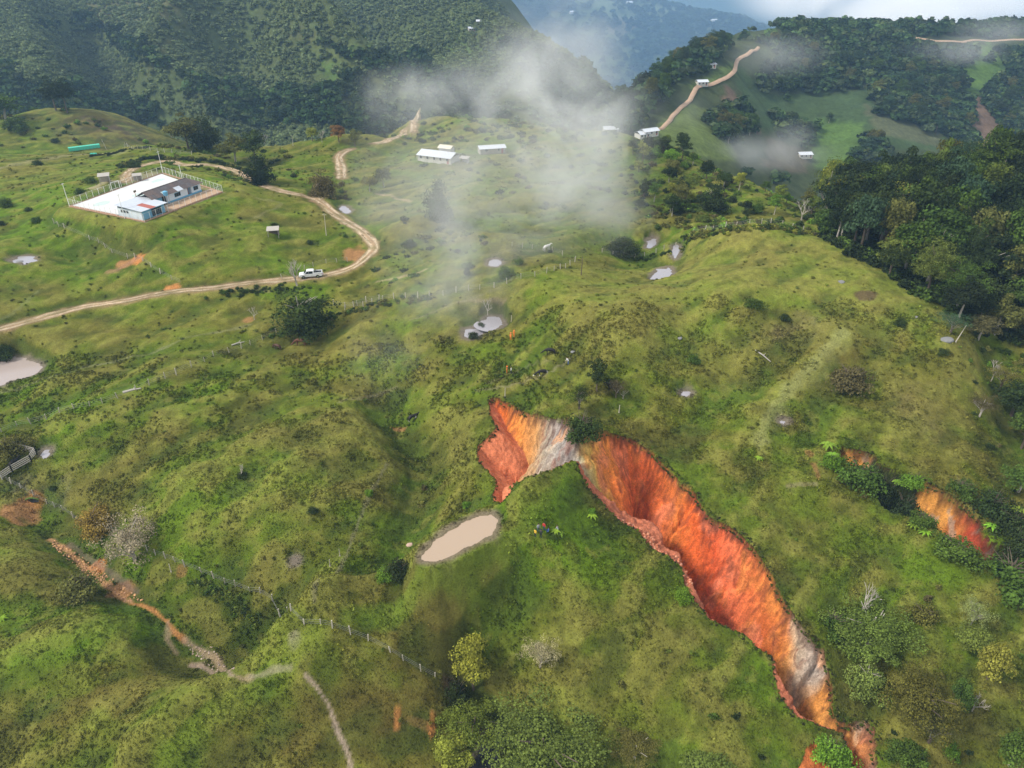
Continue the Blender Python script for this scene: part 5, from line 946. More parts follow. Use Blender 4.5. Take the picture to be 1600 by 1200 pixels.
# ---- fences: each a line of posts with wires
pm = bmesh.new(); bbx(pm, -.075, .075, -.075, .075, -.35, 1.45); POST = mesh_from(pm, 'post', POSTW)
def wires(name, tops, zs, r=.012, mat=WIRE):
    bm = bmesh.new()
    for dz in zs:
        for a, b in zip(tops[:-1], tops[1:]):
            p, q = Vector(a)+Vector((0, 0, dz)), Vector(b)+Vector((0, 0, dz)); n = Vector((0, 0, r)); s = (q-p).cross(Vector((0, 0, 1))).normalized()*r
            ring = lambda c: [bm.verts.new(c+n), bm.verts.new(c-n+s), bm.verts.new(c-n-s)]
            A, B = ring(p), ring(q)
            for k in range(3): bm.faces.new((A[k], A[(k+1) % 3], B[(k+1) % 3], B[k]))
    return mesh_from(bm, name, mat)
def fence(uv, label, step=3.0, h=1.0, keep=1.0, seed=0):
    r = random.Random(seed); R = smoothline([q for q in pl1(uv) if q], .5); L = np.r_[0, np.cumsum(np.hypot(*np.diff(R[:, :2], axis=0).T))]; n = int(L[-1]/step); pts = []
    for i in range(n+1):
        s = min(L[-1], i*step+r.uniform(-.5, .5)); x = np.interp(s, L, R[:, 0]); y = np.interp(s, L, R[:, 1]); pts.append((x, y, float(H(x, y)[0])))
    root = empty('fence', pts[0], label=label, category='fence', group='wire fences across the pasture'); o0 = Vector(pts[0])
    for p in pts:
        if r.random() > keep: continue
        c = link('post', POST, parent=root, loc=Vector(p)-o0); s = r.uniform(.85, 1.15); c.scale = (s, s, s*h); c.rotation_euler = (r.uniform(-.09, .09), r.uniform(-.09, .09), r.random())
    w_ = link('wire', wires('wire', [tuple(Vector(p)-o0) for p in pts], (.45*h, .85*h, 1.25*h)), parent=root); w_['kind'] = 'stuff'
fence([(-20,690),(22,668),(80,650),(135,637),(188,620),(230,603),(292,578),(349,553),(407,532),(441,516),(470,500)], 'long post and wire fence climbing from the left edge toward the large dark tree', 3.1, seed=1)
fence([(536,485),(583,470),(640,466),(700,460),(760,452),(800,440),(860,425),(905,405)], 'misty fence running past the grey pool side of the middle pasture', 3.2, seed=2)
fence([(0,745),(30,762),(55,778),(80,790),(104,800),(135,822),(175,830),(210,850),(245,866),(275,880),(306,891),(337,905),(369,918),(397,928),(428,943),(457,958),(487,974),(523,982),(557,994),(595,1010),(627,1030),(655,1048),(690,1066)], 'fence of pale posts zigzagging down the lower left pasture to the bottom hollow', 2.4, seed=3)
fence([(85,350),(110,362),(150,378),(182,398),(213,404),(232,414),(262,433),(290,447)], 'short fence from the slope below the court down to the road', 3.2, seed=4, keep=.85)
fence([(940,395),(985,404),(1020,398),(1052,386),(1070,372),(1110,360),(1160,352),(1220,352),(1260,362)], 'fence bordering the path that leads from the puddles to the wood', 3.0, seed=5)
fence([(600,470),(560,480),(520,478)], 'faint fence stub right of the large dark tree', 2.6, seed=6)
fence([(440,435),(480,420),(520,410),(556,404)], 'fence on the bank above the road bend behind the pickup', 3.2, seed=7)
fence([(160,222),(200,230),(240,236),(300,242)], 'thin fence on the ridge behind the court hill', 3.4, seed=8)
fence([(800,385),(850,392),(880,400)], 'fence fragment on the misty slope near the white animal', 3.0, seed=9)
for i, (u, v, h, lab) in enumerate([(799,503,1.6,'white marker post right of the grey pool'),(789,620,2.2,'thin white pole at the tip of the landslide'),(952,605,1.4,'short white stake above the landslide by the bare tree'),(967,645,1.8,'white stake on the slope right of the dense bush'),(516,885,1.6,'lone pale stake in the left pasture above the fence'),(531,868,1.6,'second lone pale stake higher on the cattle trail'),(268,895,1.8,'single post standing below the lower left fence'),(908,430,5,'dark thin pole on the knoll above the mist edge'),(510,368,6.5,'grey utility pole inside the road loop'),(1493,535,4,'leaning pale pole at the wood edge'),(458,228,4,'thin pole on the crest of the bright knoll')]):
    q = ground(u, v); bm = bmesh.new(); tube(bm, [(0, 0, -.3), (0, 0, h)], [.09+h*.01, .06], 6); bbx(bm, -.12, .12, -.12, .12, -.2, .08)
    if h > 6: bbx(bm, -.6, .6, -.05, .05, h-.5, h-.4)
    o = link('pole' if h > 3 else 'stake', mesh_from(bm, 'pole', POSTW if i != 7 else BARK), loc=q, label=lab, category='pole' if h > 3 else 'stake'); o.rotation_euler = (0, .25 if i == 9 else .03, 0)

# ------------------------------------------------------------------ the school compound
SROT = math.atan2(SU[1], SU[0])
def sroot(name, label, cat, **k): return empty(name, SL(0, 0), SROT, label=label, category=cat, **k)     # local x = along, local y = across
# court slab
def polyprism(name, pts, z0, z1, mat):
    bm = bmesh.new(); lo = [bm.verts.new((a, b, z0)) for a, b in pts]; hi = [bm.verts.new((a, b, z1)) for a, b in pts]; bm.faces.new(hi); bm.faces.new(lo[::-1])
    for i in range(len(pts)): bm.faces.new((lo[i], lo[(i+1) % len(pts)], hi[(i+1) % len(pts)], hi[i]))
    return mesh_from(bm, name, mat)
ct = sroot('sports_court', 'large white concrete court in front of the blue and white school', 'court')
link('slab', polyprism('slab', [(.8, 11.2), (29.8, 11.2), (33.2, 20.5), (36.4, 32), (1.4, 29.6)], -.6, .12, CONC), parent=ct)
for a0, a1, b0, b1 in ((3, 9, 20, 27), (27, 33, 24, 30), (14, 19, 17, 24)):
    bm = bmesh.new(); vs = [bm.verts.new((((a0+a1)/2+(a1-a0)*.5*math.cos(t)*random.uniform(.7, 1)), ((b0+b1)/2+(b1-b0)*.3*math.sin(t)*random.uniform(.7, 1)), .125)) for t in [k*.5236 for k in range(12)]]; bm.faces.new(vs); link('faded_patch', mesh_from(bm, 'faded_patch', LINE), parent=ct)
link('kerb', polyprism('kerb', [(.35, 10.9), (.75, 10.9), (1.35, 29.9), (.95, 29.9)], -.8, .2, CURB), parent=ct)
# house
hs = sroot('school_building', 'long low school with pale blue walls and dark weathered hipped roof beside the court', 'building')
HZ = 2.7
def wall(name, a0, a1, b0, b1, z0=0.12, z1=HZ, mat=LBLUE, par=hs): return link(name, boxme(name, (a0, a1, b0, b1, z0-.3, z1), mat), parent=par)
WLB = plain('white_blue_wall', (.70,.78,.84), .8, var=.1, scale=1.0)
wall('wall', 14.6, 22.2, 6.3, 6.5, mat=WLB); wall('wall', 23.8, 27.2, 6.3, 6.5, mat=WLB); wall('recess_wall', 22.2, 23.8, 7.4, 7.6, mat=CYAN); wall('return_wall', 22.2, 22.35, 6.5, 7.4, mat=LBLUE); wall('return_wall', 23.65, 23.8, 6.5, 7.4, mat=LBLUE); wall('end_wall', 27.2, 27.4, 6.3, 11.5, mat=WLB); wall('end_wall', 9.3, 9.5, 6.3, 11.5, mat=LBLUE); wall('back_wall', 9.5, 27.2, 11.3, 11.5, mat=WLB); wall('wall', 9.5, 12.6, 6.3, 6.5, mat=CYAN); wall('side_wall', 14.4, 14.6, 6.3, 9.0, mat=LBLUE)
def window(par, a0, a1, z0, z1, b, n=3, m=WHITE):
    w_ = link('window', boxme('window', (a0-.06, a1+.06, b-.05, b+.02, z0-.06, z1+.06), CYAN), parent=par); pw = (a1-a0)/n
    for i in range(n): link('pane', boxme('pane', (a0+i*pw+.03, a0+(i+1)*pw-.03, b-.08, b-.055, z0, z1), GLASS), parent=w_)
window(hs, 17.2, 19.4, 1.05, 2.1, 6.27); window(hs, 24.6, 26.3, 1.05, 2.1, 6.27, 2)
dr = link('door', boxme('door', (22.6, 23.4, 7.33, 7.39, .1, 2.2), ROOFR), parent=hs); link('handle', boxme('handle', (22.68, 22.74, 7.28, 7.32, 1.1, 1.2), STEEL), parent=dr)
for i, (a, b) in enumerate([(12.7, 14.3)]): link('doorway', boxme('doorway', (a, b, 6.9, 7.0, 0, 2.4), GLASS), parent=hs)
link('skirting', boxme('skirting', (14.55, 27.45, 6.18, 6.28, -.2, .45), CYAN), parent=hs)
# roof in sheets: two long slopes and a hip at the far end
def sheet(par, p, name='roof_sheet', mat=ROOFD, t=.05):
    bm = bmesh.new(); P4 = [Vector(q) for q in p]; n = (P4[1]-P4[0]).cross(P4[-1]-P4[0]).normalized()*t; n = n if n.z > 0 else -n; a = [bm.verts.new(q) for q in P4]; b_ = [bm.verts.new(q+n) for q in P4]; bm.faces.new(a); bm.faces.new(b_)
    for i in range(len(P4)): j = (i+1) % len(P4); bm.faces.new((a[i], a[j], b_[j], b_[i]))
    return link(name, mesh_from(bm, name, mat), parent=par)
rr_ = random.Random(3); rx0, rx1, eb0, eb1, rbm, rz0, rz1 = 8.6, 28.0, 5.5, 12.3, 9.0, 2.62, 4.35; hipx = 25.0; MR = [plain('roof_sheet_dark', (.12,.10,.10), .9, var=.4), ROOFD, plain('roof_sheet_brown', (.15,.115,.105), .9, var=.4)]
ns = 14
for i in range(ns):
    a0, a1 = rx0+(hipx-rx0)*i/ns, rx0+(hipx-rx0)*(i+1)/ns
    for row in range(2):
        for sgn, eb in ((0, eb0), (1, eb1)):
            f0, f1 = row/2, (row+1)/2; g = lambda f: (eb+(rbm-eb)*f, rz0+(rz1-rz0)*f); y0_, z0_ = g(f0-.02*(row > 0)); y1_, z1_ = g(f1); dz = .03*row+rr_.uniform(0, .02)
            mt = rr_.choice(MR); mt = ROOFZ if (i in (8, 9) and row == 0 and sgn == 0) else (LINE if i == 4 and row == 0 and sgn == 0 else mt)
            sheet(hs, [(a0+.01, y0_, z0_+dz), (a1-.01, y0_, z0_+dz), (a1-.01, y1_, z1_+dz), (a0+.01, y1_, z1_+dz)], mat=mt)
for i in range(4):
    e0, e1 = eb0+(eb1-eb0)*i/4, eb0+(eb1-eb0)*(i+1)/4; sheet(hs, [(rx1, e0+.01, rz0), (rx1, e1-.01, rz0), (hipx, rbm, rz1)], 'hip_sheet', MR[1])
sheet(hs, [(hipx, eb0, rz0), (rx1, eb0, rz0), (hipx, rbm, rz1)], 'hip_sheet', MR[2]); sheet(hs, [(hipx, eb1, rz0), (rx1, eb1, rz0), (hipx, rbm, rz1)], 'hip_sheet', MR[0])
link('ridge_cap', boxme('ridge_cap', (rx0, hipx, rbm-.15, rbm+.15, rz1+.02, rz1+.12), MR[0]), parent=hs)
# water tank on the roof edge
bm = bmesh.new(); bmesh.ops.create_cone(bm, cap_ends=True, segments=14, radius1=.6, radius2=.68, depth=1.1); tk = sroot('water_tank', 'blue water tank standing between the two school roofs', 'water tank'); tk.location = SL(13.6, 5.6, 3.2)
link('tank_body', mesh_from(bm, 'tank_body', CYAN), parent=tk); bm = bmesh.new(); bmesh.ops.create_cone(bm, cap_ends=True, segments=14, radius1=.72, radius2=.2, depth=.25); link('lid', mesh_from(bm, 'lid', CYAN), parent=tk, loc=(0, 0, .68))
for i in range(4): link('leg', boxme('leg', (-.05, .05, -.05, .05, -3.2, -.5), STEEL), parent=tk, loc=(.45*(1 if i % 2 else -1), .45*(1 if i > 1 else -1), 0))
# kitchen block with zinc roof
kb = sroot('annex_building', 'white and blue annex with zinc roof and rusty sheets at the court corner', 'building')
for nm, d, m in (('wall', (.9, 1.05, 1.6, 10.6, -.4, 2.2), WLB), ('side_wall', (1.05, 8.6, 1.5, 1.65, -.4, 2.1), CYAN), ('back_wall', (1.05, 8.8, 10.5, 10.65, -.4, 2.5), WLB), ('end_wall', (8.7, 8.85, 1.6, 10.5, -.4, 2.4), LBLUE)): link(nm, boxme(nm, d, m), parent=kb)
for k, b in enumerate((6.6, 7.6, 8.6)): link('window', boxme('window', (.82, .9, b, b+.7, 1.1, 1.8), GLASS), parent=kb)
link('doorway', boxme('doorway', (4.2, 7.6, 1.44, 1.5, 0, 1.9), GLASS), parent=kb)
for i in range(9):
    for j in range(2):
        a0, a1 = .3+i*1.02, .3+(i+1)*1.02; b0, b1 = (.7, 6) if j == 0 else (5.9, 11.1); z = lambda b: 2.35+.055*b
        mt = ROOFR if (j == 0 and i in (3, 4)) else ROOFZ; bb1 = b1
        sheet(kb, [(a0+.01, b0, z(b0)+.03*j), (a1-.01, b0, z(b0)+.03*j), (a1-.01, bb1, z(bb1)+.03*j), (a0+.01, bb1, z(bb1)+.03*j)], mat=mt)
# yard strip of bare clay behind the school
yd = sroot('school_yard', 'strip of bare clay between the school and its fence', 'yard'); yd['kind'] = 'structure'
link('clay', polyprism('clay', [(9, .5), (29.4, .5), (30.5, 6), (9, 6)], -.4, .02, SOILP), parent=yd)
# perimeter fence
pf_ = sroot('mesh_fence', 'white posted wire mesh fence round the school compound', 'fence')
loop = [(0, 0), (29.5, 0), (37.8, 33), (1.0, 30.3), (0, 0)]; wp = []
bm = bmesh.new(); bbx(bm, -.035, .035, -.035, .035, -.4, 2.1); PM_ = mesh_from(bm, 'post', WHITE)
for (a, b), (c, d) in zip(loop[:-1], loop[1:]):
    L_ = math.hypot(c-a, d-b); n = int(L_/2.1)
    for i in range(n): f = i/n; x_, y_ = a+(c-a)*f, b+(d-b)*f; link('post', PM_, parent=pf_, loc=(x_, y_, 0)); wp.append((x_, y_, 0))
wp.append(wp[0]); wz = link('mesh_wire', wires('mesh_wire', wp, [.15+.2*k for k in range(10)], .006, STEEL), parent=pf_); wz['kind'] = 'stuff'
link('top_rail', wires('top_rail', wp, [2.05], .018, WHITE), parent=pf_)
link('base_kerb', wires('base_kerb', wp, [.0], .14, CURB), parent=pf_)
for (a, b, h, lab) in [(1.2, 30.6, 6.5, 'tall white floodlight pole at the left corner of the court'), (37.6, 32.6, 7, 'tall white floodlight pole at the far corner of the court'), (33.5, 20, 5, 'white pole behind the far end of the school roof'), (.0, 7.5, 6.5, 'tall pole in front of the annex at the near corner')]:
    bm = bmesh.new(); tube(bm, [(0, 0, -1.2 if b < 10 else -.3), (0, 0, h)], [.10, .07], 6); o = sroot('floodlight_pole', lab, 'pole'); o.location = SL(a, b); link('mast', mesh_from(bm, 'mast', WHITE), parent=o); link('crossarm', boxme('crossarm', (-.5, .5, -.04, .04, h-.25, h-.17), WHITE), parent=o)
for (a, b, lab) in [(18, 31.2, 'white goal frame on the far touchline of the court')]:
    o = sroot('goal_frame', lab, 'goal'); o.location = SL(a, b)
    for nm, d in (('upright', (-1.5, -1.4, -.05, .05, 0, 2.4)), ('upright', (1.4, 1.5, -.05, .05, 0, 2.4)), ('crossbar', (-1.5, 1.5, -.05, .05, 2.4, 2.5)), ('back_stay', (-1.5, 1.5, .9, .98, .1, .2))): link(nm, boxme(nm, d, WHITE), parent=o)
o = sroot('rope_pole', 'thin rusty hoop stand leaning on the court next to the school', 'hoop stand'); o.location = SL(12.5, 16.5)
RST = plain('rust', (.32,.10,.06), .8)
bm = bmesh.new(); tube(bm, [(0, 0, .1), (.2, .3, 2.6)], [.1, .07], 6); link('mast', mesh_from(bm, 'mast', RST), parent=o); bm = bmesh.new(); tube(bm, [(.1, -1.2, .1), (.15, .2, 1.6)], [.07, .05], 6); link('stay', mesh_from(bm, 'stay', RST), parent=o); link('backboard', boxme('backboard', (-.2, .7, .25, .32, 2.4, 3.0), BARK), parent=o)
# huts
def hut(loc, w_, d, h, label, roof, wallm, rz=0, name='hut', cat='hut', open_=True):
    o = empty(name, loc, rz, label=label, category=cat)
    for sx in (-1, 1):
        for sy in (-1, 1): link('post', boxme('post', (-.06, .06, -.06, .06, -.4, h), GREYW), parent=o, loc=(sx*w_/2*.92, sy*d/2*.92, 0))
    link('wall', boxme('wall', (-w_/2*.9, w_/2*.9, d/2*.84, d/2*.9, .1, h-.05), wallm), parent=o); link('side_wall', boxme('side_wall', (w_/2*.84, w_/2*.9, -d/2*.82, d/2*.82, .1, h-.05), wallm), parent=o)
    n = max(2, int(w_/1.1))
    for i in range(n): a0 = -w_/2-.2+(w_+.4)*i/n; a1 = -w_/2-.2+(w_+.4)*(i+1)/n; sheet(o, [(a0+.01, -d/2-.3, h), (a1-.01, -d/2-.3, h), (a1-.01, d/2+.2, h+.35), (a0+.01, d/2+.2, h+.35)], mat=roof)
    return o
hut(ground(165, 286), 3.0, 2.6, 2.4, 'small grey open hut by the end of the school track', GREYW, GREYW, .4); hut(ground(216, 283), 2.4, 1.6, 2.0, 'tiny grey gate shelter at the court fence', GREYW, GREYW, .4, 'shelter', 'shelter')
hut(ground(428, 368), 3.0, 2.4, 2.0, 'small grey roofed shed on the slope inside the road loop', GREYW, BARK, .2, 'shed', 'shed')
# turquoise netting
q = ground(108, 237); q2 = ground(157, 231); v_ = Vector(q2)-Vector(q); L_ = v_.length; o = empty('shade_net', q, math.atan2(v_.y, v_.x), label='long turquoise shade net on the ridge behind the court', category='shade net')
n = 9
for i in range(n): a0, a1 = L_*i/n, L_*(i+1)/n; zz = v_.z; sheet(o, [(a0+.03, -.2, 1.7+zz*i/n), (a1-.03, -.2, 1.7+zz*(i+1)/n), (a1-.03, 1.0, 1.9+zz*(i+1)/n), (a0+.03, 1.0, 1.9+zz*i/n)], 'net_panel', TURQ, .03); sheet(o, [(a0+.03, -.22, .2+zz*i/n), (a1-.03, -.22, .2+zz*(i+1)/n), (a1-.03, -.2, 1.68+zz*(i+1)/n), (a0+.03, -.2, 1.68+zz*i/n)], 'net_panel', TURQ, .03); link('post', boxme('post', (-.05, .05, -.05, .05, -.3, 1.9), POSTW), parent=o, loc=(a0, .4, zz*i/n))
o = link('turquoise_tarp', polyprism('turquoise_tarp', [(0, 0), (2, .2), (2.2, 1.0), (.1, .8)], 0, .5, TURQ), loc=ground(141, 243), label='small turquoise tarp just below the long net', category='tarp')
# ---- misty farmhouses
def house(name, loc, rz, Lx, Wy, h, rh_, label, roofm, wallm, nwin=3, nsheet=8, veranda=False, cat='house', ridge='x'):
    o = empty(name, loc, rz, label=label, category=cat); t = .15
    for nm, d in (('front_wall', (-Lx/2, Lx/2, -Wy/2, -Wy/2+t, -.6, h)), ('back_wall', (-Lx/2, Lx/2, Wy/2-t, Wy/2, -.6, h)), ('end_wall', (-Lx/2, -Lx/2+t, -Wy/2+t, Wy/2-t, -.6, h)), ('end_wall', (Lx/2-t, Lx/2, -Wy/2+t, Wy/2-t, -.6, h))): link(nm, boxme(nm, d, wallm), parent=o)
    for i in range(nwin): a = -Lx/2+Lx*(i+.5)/nwin-.45; w_ = link('window', boxme('window', (a-.06, a+.96, -Wy/2-.05, -Wy/2-.003, .9, 2.0), WHITE), parent=o); link('pane', boxme('pane', (a, a+.9, -Wy/2-.08, -Wy/2-.053, .98, 1.92), GLASS), parent=w_)
    link('door', boxme('door', (Lx/2-1.6, Lx/2-.8, -Wy/2-.06, -Wy/2-.004, 0, 2.0), ROOFR), parent=o)
    rsd = random.Random(int(Lx*10))
    for i in range(nsheet):
        a0, a1 = -Lx/2-.4+(Lx+.8)*i/nsheet, -Lx/2-.4+(Lx+.8)*(i+1)/nsheet
        for s in (-1, 1): z_ = rsd.uniform(0, .02); sheet(o, [(a0+.01, s*(Wy/2+.6), h+z_), (a1-.01, s*(Wy/2+.6), h+z_), (a1-.01, 0, h+rh_+z_), (a0+.01, 0, h+rh_+z_)], mat=roofm)
    link('ridge_cap', boxme('ridge_cap', (-Lx/2-.4, Lx/2+.4, -.15, .15, h+rh_+.03, h+rh_+.1), roofm), parent=o)
    if veranda:
        for i in range(5): link('veranda_post', boxme('veranda_post', (-.06, .06, -.06, .06, -.4, h), POSTW), parent=o, loc=(-Lx/2+Lx*i/4, -Wy/2-.55, 0))
    return o
ROOFL = plain('bright_zinc', (.62,.65,.70), .5, var=.06)
house('farmhouse', (HA[0], HA[1], 18.0), -.42, 14, 7.5, 2.1, 1.3, 'farmhouse with bright zinc roof half hidden in the mist', ROOFL, CREAM, 5, 12, True)
house('farm_annex', (HA[0]+2.5, HA[1]+6.2, 18.2), -.42, 5, 3.2, 3.0, .8, 'cream-roofed annex behind the misty farmhouse', plain('cream_roof', (.72,.66,.54), .7), CREAM, 2, 4)
hut((HA[0]+9.8, HA[1]-3.5, 17.7), 3.2, 2.4, 2.0, 'grey lean-to at the right end of the misty farmhouse', GREYW, CREAM, -.4, 'lean_to', 'lean-to')
house('misty_shed', (HB[0], HB[1], 18.0), .25, 10, 4.6, 2.0, .8, 'long open shed with pale roof deep in the mist', ROOFL, GREYW, 2, 9, True, 'shed')
def farhouse(u, v, fn, Lx, Wy, rz, label, roofm=ROOFL, wallm=CREAM, name='ridge_house'):
    q = hit(u, v, fn, 150, 2600, 2); return house(name, (q[0], q[1], q[2]+.3), rz, Lx, Wy, 2.2, 1.2, label, roofm, wallm, 3, 6)
farhouse(1103, 106, RHF, 11, 7, .3, 'white-roofed house on the green shoulder of the far ridge'); farhouse(1096, 134, RHF, 7, 4, .2, 'pale roadside building below the ridge road cutting', name='ridge_house'); farhouse(1014, 212, RHF, 9, 4, .5, 'long white roof where the ridge road starts, in thin mist'); farhouse(1003, 216, RHF, 6, 5, .5, 'small grey house left of the long white roof'); farhouse(960, 208, RHF, 12, 5, .1, 'whitish roof lost in the mist at the foot of the ridge')
farhouse(1256, 246, RHF, 9, 6, .1, 'tiny white farm with smoke on the lower ridge slope'); farhouse(997, 162, RHF, 5, 4, .2, 'small pale roof among the trees left of the ridge road')
farhouse(737, 49, LMF, 6, 5, .3, 'tiny pale house on the forested mountain near its top', ROOFZ, GREYW); farhouse(748, 38, LMF, 4, 4, .1, 'second tiny pale house on the forested mountain'); farhouse(145, 143, LMF, 7, 5, .2, 'pale roof hidden in the valley forest at left', ROOFZ); farhouse(158, 146, LMF, 6, 4, .5, 'right one of two pale roofs in the valley forest', ROOFZ)
for u, v, lab in [(983, 10, 'white speck of a house on the blue mountain crest'), (1065, 12, 'second far white house right along the blue mountain crest'), (1002, 127, 'far pale building low in the blue valley'), (988, 143, 'far pale building lowest in the blue valley'), (1115, 38, 'far white house on the bright shoulder of the blue mountain'), (895, 25, 'far pale house high on the left of the blue mountain')]:
    q = hit(u, v, MFF, 1500, 6500, 5)
    if q: house('distant_house', (q[0], q[1], q[2]+8), .2, 25, 15, 7, 4, lab, ROOFL, CREAM, 3, 6)
# roads on the far ridge
def farroad(uv, fn, hw, mat=ROADM):
    R = [hit(u, v, fn, 150, 2600, 2) for u, v in uv]; R = smoothline([r for r in R if r], 4); T = np.gradient(R[:, :2], axis=0); T /= np.linalg.norm(T, axis=1)[:, None]; Nn = np.c_[-T[:, 1], T[:, 0]]
    offs = [(-1.2, -.3), (-.8, .5), (0, .6), (.8, .5), (1.2, -.3)]; X = np.stack([R[:, 0]+Nn[:, 0]*o*hw for o, _ in offs], 1); Y = np.stack([R[:, 1]+Nn[:, 1]*o*hw for o, _ in offs], 1); Zc = fn(R[:, 0], R[:, 1])[:, None]; Z = np.maximum(fn(X, Y), Zc)+np.array([d for _, d in offs])[None]
    gridmesh('dirt_road', X, Y, Z, mat, kind='structure')
RED_=plain('red_road', (.46,.31,.21), .95, var=.3, scale=.3)
RDU = ([(1022,208),(1035,200),(1045,190),(1050,182),(1060,172),(1072,162),(1078,157)],[(1078,157),(1084,145),(1090,136),(1105,134),(1120,129),(1135,122),(1147,112),(1150,100),(1155,92),(1170,84),(1185,74)],[(1430,59),(1460,64),(1500,66),(1540,64),(1600,62),(1650,62)])
for k_, uv_ in enumerate(RDU): farroad(uv_, RHF, (1.15, 1.25, 1.2)[k_], RED_)
# ------------------------------------------------------------------ pickup
def prism(bm, prof, y0, y1, mi=0, taper=0):
    a = [bm.verts.new((x, y0+taper*(z > 1.0), z)) for x, z in prof]; b_ = [bm.verts.new((x, y1-taper*(z > 1.0), z)) for x, z in prof]
    bm.faces.new(a[::-1]).material_index = mi; bm.faces.new(b_).material_index = mi
    for i in range(len(prof)): bm.faces.new((a[i], a[(i+1) % len(prof)], b_[(i+1) % len(prof)], b_[i])).material_index = mi
CARW = plain('car_white', (.82,.83,.84), .25, var=.02, spec=.6); TYRE = plain('tyre', (.02,.02,.02), .8); CHR = plain('chrome', (.7,.7,.72), .2, metal=.9); RL = plain('red_lens', (.5,.02,.02), .3); HL = plain('lens', (.8,.82,.85), .15); BLK = plain('black_plastic', (.02,.02,.022), .5)
qc = ground(489, 430); i = np.argmin(np.hypot(ROADS['main'][0][:, 0]-qc[0], ROADS['main'][0][:, 1]-qc[1])); R = ROADS['main'][0]; tg = R[i+1]-R[i-1]; cz = float(H(R[i, 0], R[i, 1])[0])+.08
pk = empty('pickup_truck', (R[i, 0], R[i, 1], cz), math.atan2(tg[1], tg[0])+math.pi, label='white double cab pickup parked on the dirt road', category='pickup'); pk.rotation_euler[1] = 0; pk.scale = (1.12, 1.12, 1.12)
bm = bmesh.new(); prism(bm, [(2.62,.42),(2.68,.75),(2.55,.98),(1.55,1.08),(-2.6,1.08),(-2.66,.6),(-2.55,.42)], -.9, .9); bmesh.ops.bevel(bm, geom=list(bm.edges), offset=.05, segments=2, affect='EDGES')
body = link('body', mesh_from(bm, 'body', CARW), parent=pk)
bm = bmesh.new(); prism(bm, [(1.6,1.05),(.85,1.72),(.6,1.78),(-.55,1.78),(-.8,1.70),(-.98,1.05)], -.84, .84, taper=.13); bmesh.ops.bevel(bm, geom=list(bm.edges), offset=.04, segments=2, affect='EDGES'); link('cab', mesh_from(bm, 'cab', CARW), parent=pk)
def quadp(par, name, pts, mat, off): 
    bm = bmesh.new(); P4 = [Vector(p) for p in pts]; n = Vector(off); a = [bm.verts.new(p+n*.2) for p in P4]; b_ = [bm.verts.new(p+n) for p in P4]; bm.faces.new(b_); bm.faces.new(a)
    for k in range(4): bm.faces.new((a[k], a[(k+1) % 4], b_[(k+1) % 4], b_[k]))
    return link(name, mesh_from(bm, name, mat), parent=par)
quadp(pk, 'windscreen', [(1.52,-.74,1.12),(1.52,.74,1.12),(.9,.64,1.67),(.9,-.64,1.67)], GLASS, (.03,0,.03)); quadp(pk, 'rear_window', [(-.96,-.7,1.15),(-.96,.7,1.15),(-.82,.62,1.62),(-.82,-.62,1.62)], GLASS, (-.04,0,.0))
for s in (-1, 1):
    y_ = .84
    quadp(pk, 'side_window', [(1.25,s*(y_-.02),1.14),(.42,s*(y_-.02),1.14),(.42,s*(y_-.12),1.64),(.78,s*(y_-.12),1.64)], GLASS, (0,s*.035,.01)); quadp(pk, 'side_window', [(.34,s*(y_-.02),1.14),(-.5,s*(y_-.02),1.14),(-.5,s*(y_-.12),1.64),(.34,s*(y_-.12),1.64)], GLASS, (0,s*.035,.01))
    link('mirror', boxme('mirror', (1.15, 1.3, .92*s-.1, .92*s+.1, 1.12, 1.3), CARW), parent=pk); link('headlight', boxme('headlight', (2.5, 2.66, s*.7-.18, s*.7+.18, .74, .9), HL), parent=pk); link('tail_light', boxme('tail_light', (-2.7, -2.6, s*.82-.07, s*.82+.07, .7, 1.0), RL), parent=pk)
    for x_ in (1.65, -1.55):
        bm = bmesh.new(); bmesh.ops.create_cone(bm, cap_ends=True, segments=18, radius1=.38, radius2=.38, depth=.26, matrix=Matrix.Rotation(math.pi/2, 4, 'X')); wh = link('wheel', mesh_from(bm, 'wheel', TYRE), parent=pk, loc=(x_, s*.84, .38))
        bm = bmesh.new(); bmesh.ops.create_cone(bm, cap_ends=True, segments=14, radius1=.22, radius2=.22, depth=.04, matrix=Matrix.Rotation(math.pi/2, 4, 'X')); link('rim', mesh_from(bm, 'rim', CHR), parent=wh, loc=(0, s*.135, 0))
for nm, d, m in (('bed_liner', (-2.5, -1.08, -.72, .72, 1.07, 1.10), BLK), ('bed_rail', (-2.6, -1.0, -.9, -.76, 1.05, 1.28), CARW), ('bed_rail', (-2.6, -1.0, .76, .9, 1.05, 1.28), CARW), ('tailgate', (-2.68, -2.56, -.76, .76, .7, 1.27), CARW), ('front_bumper', (2.6, 2.76, -.85, .85, .42, .62), BLK), ('rear_bumper', (-2.82, -2.66, -.85, .85, .45, .6), CHR), ('grille', (2.655, 2.69, -.5, .5, .68, .9), BLK), ('roll_bar', (-1.25, -1.17, -.75, .75, 1.1, 1.72), BLK), ('number_plate', (-2.84, -2.825, -.25, .25, .5, .62), WHITE)): link(nm, boxme(nm, d, m), parent=pk)

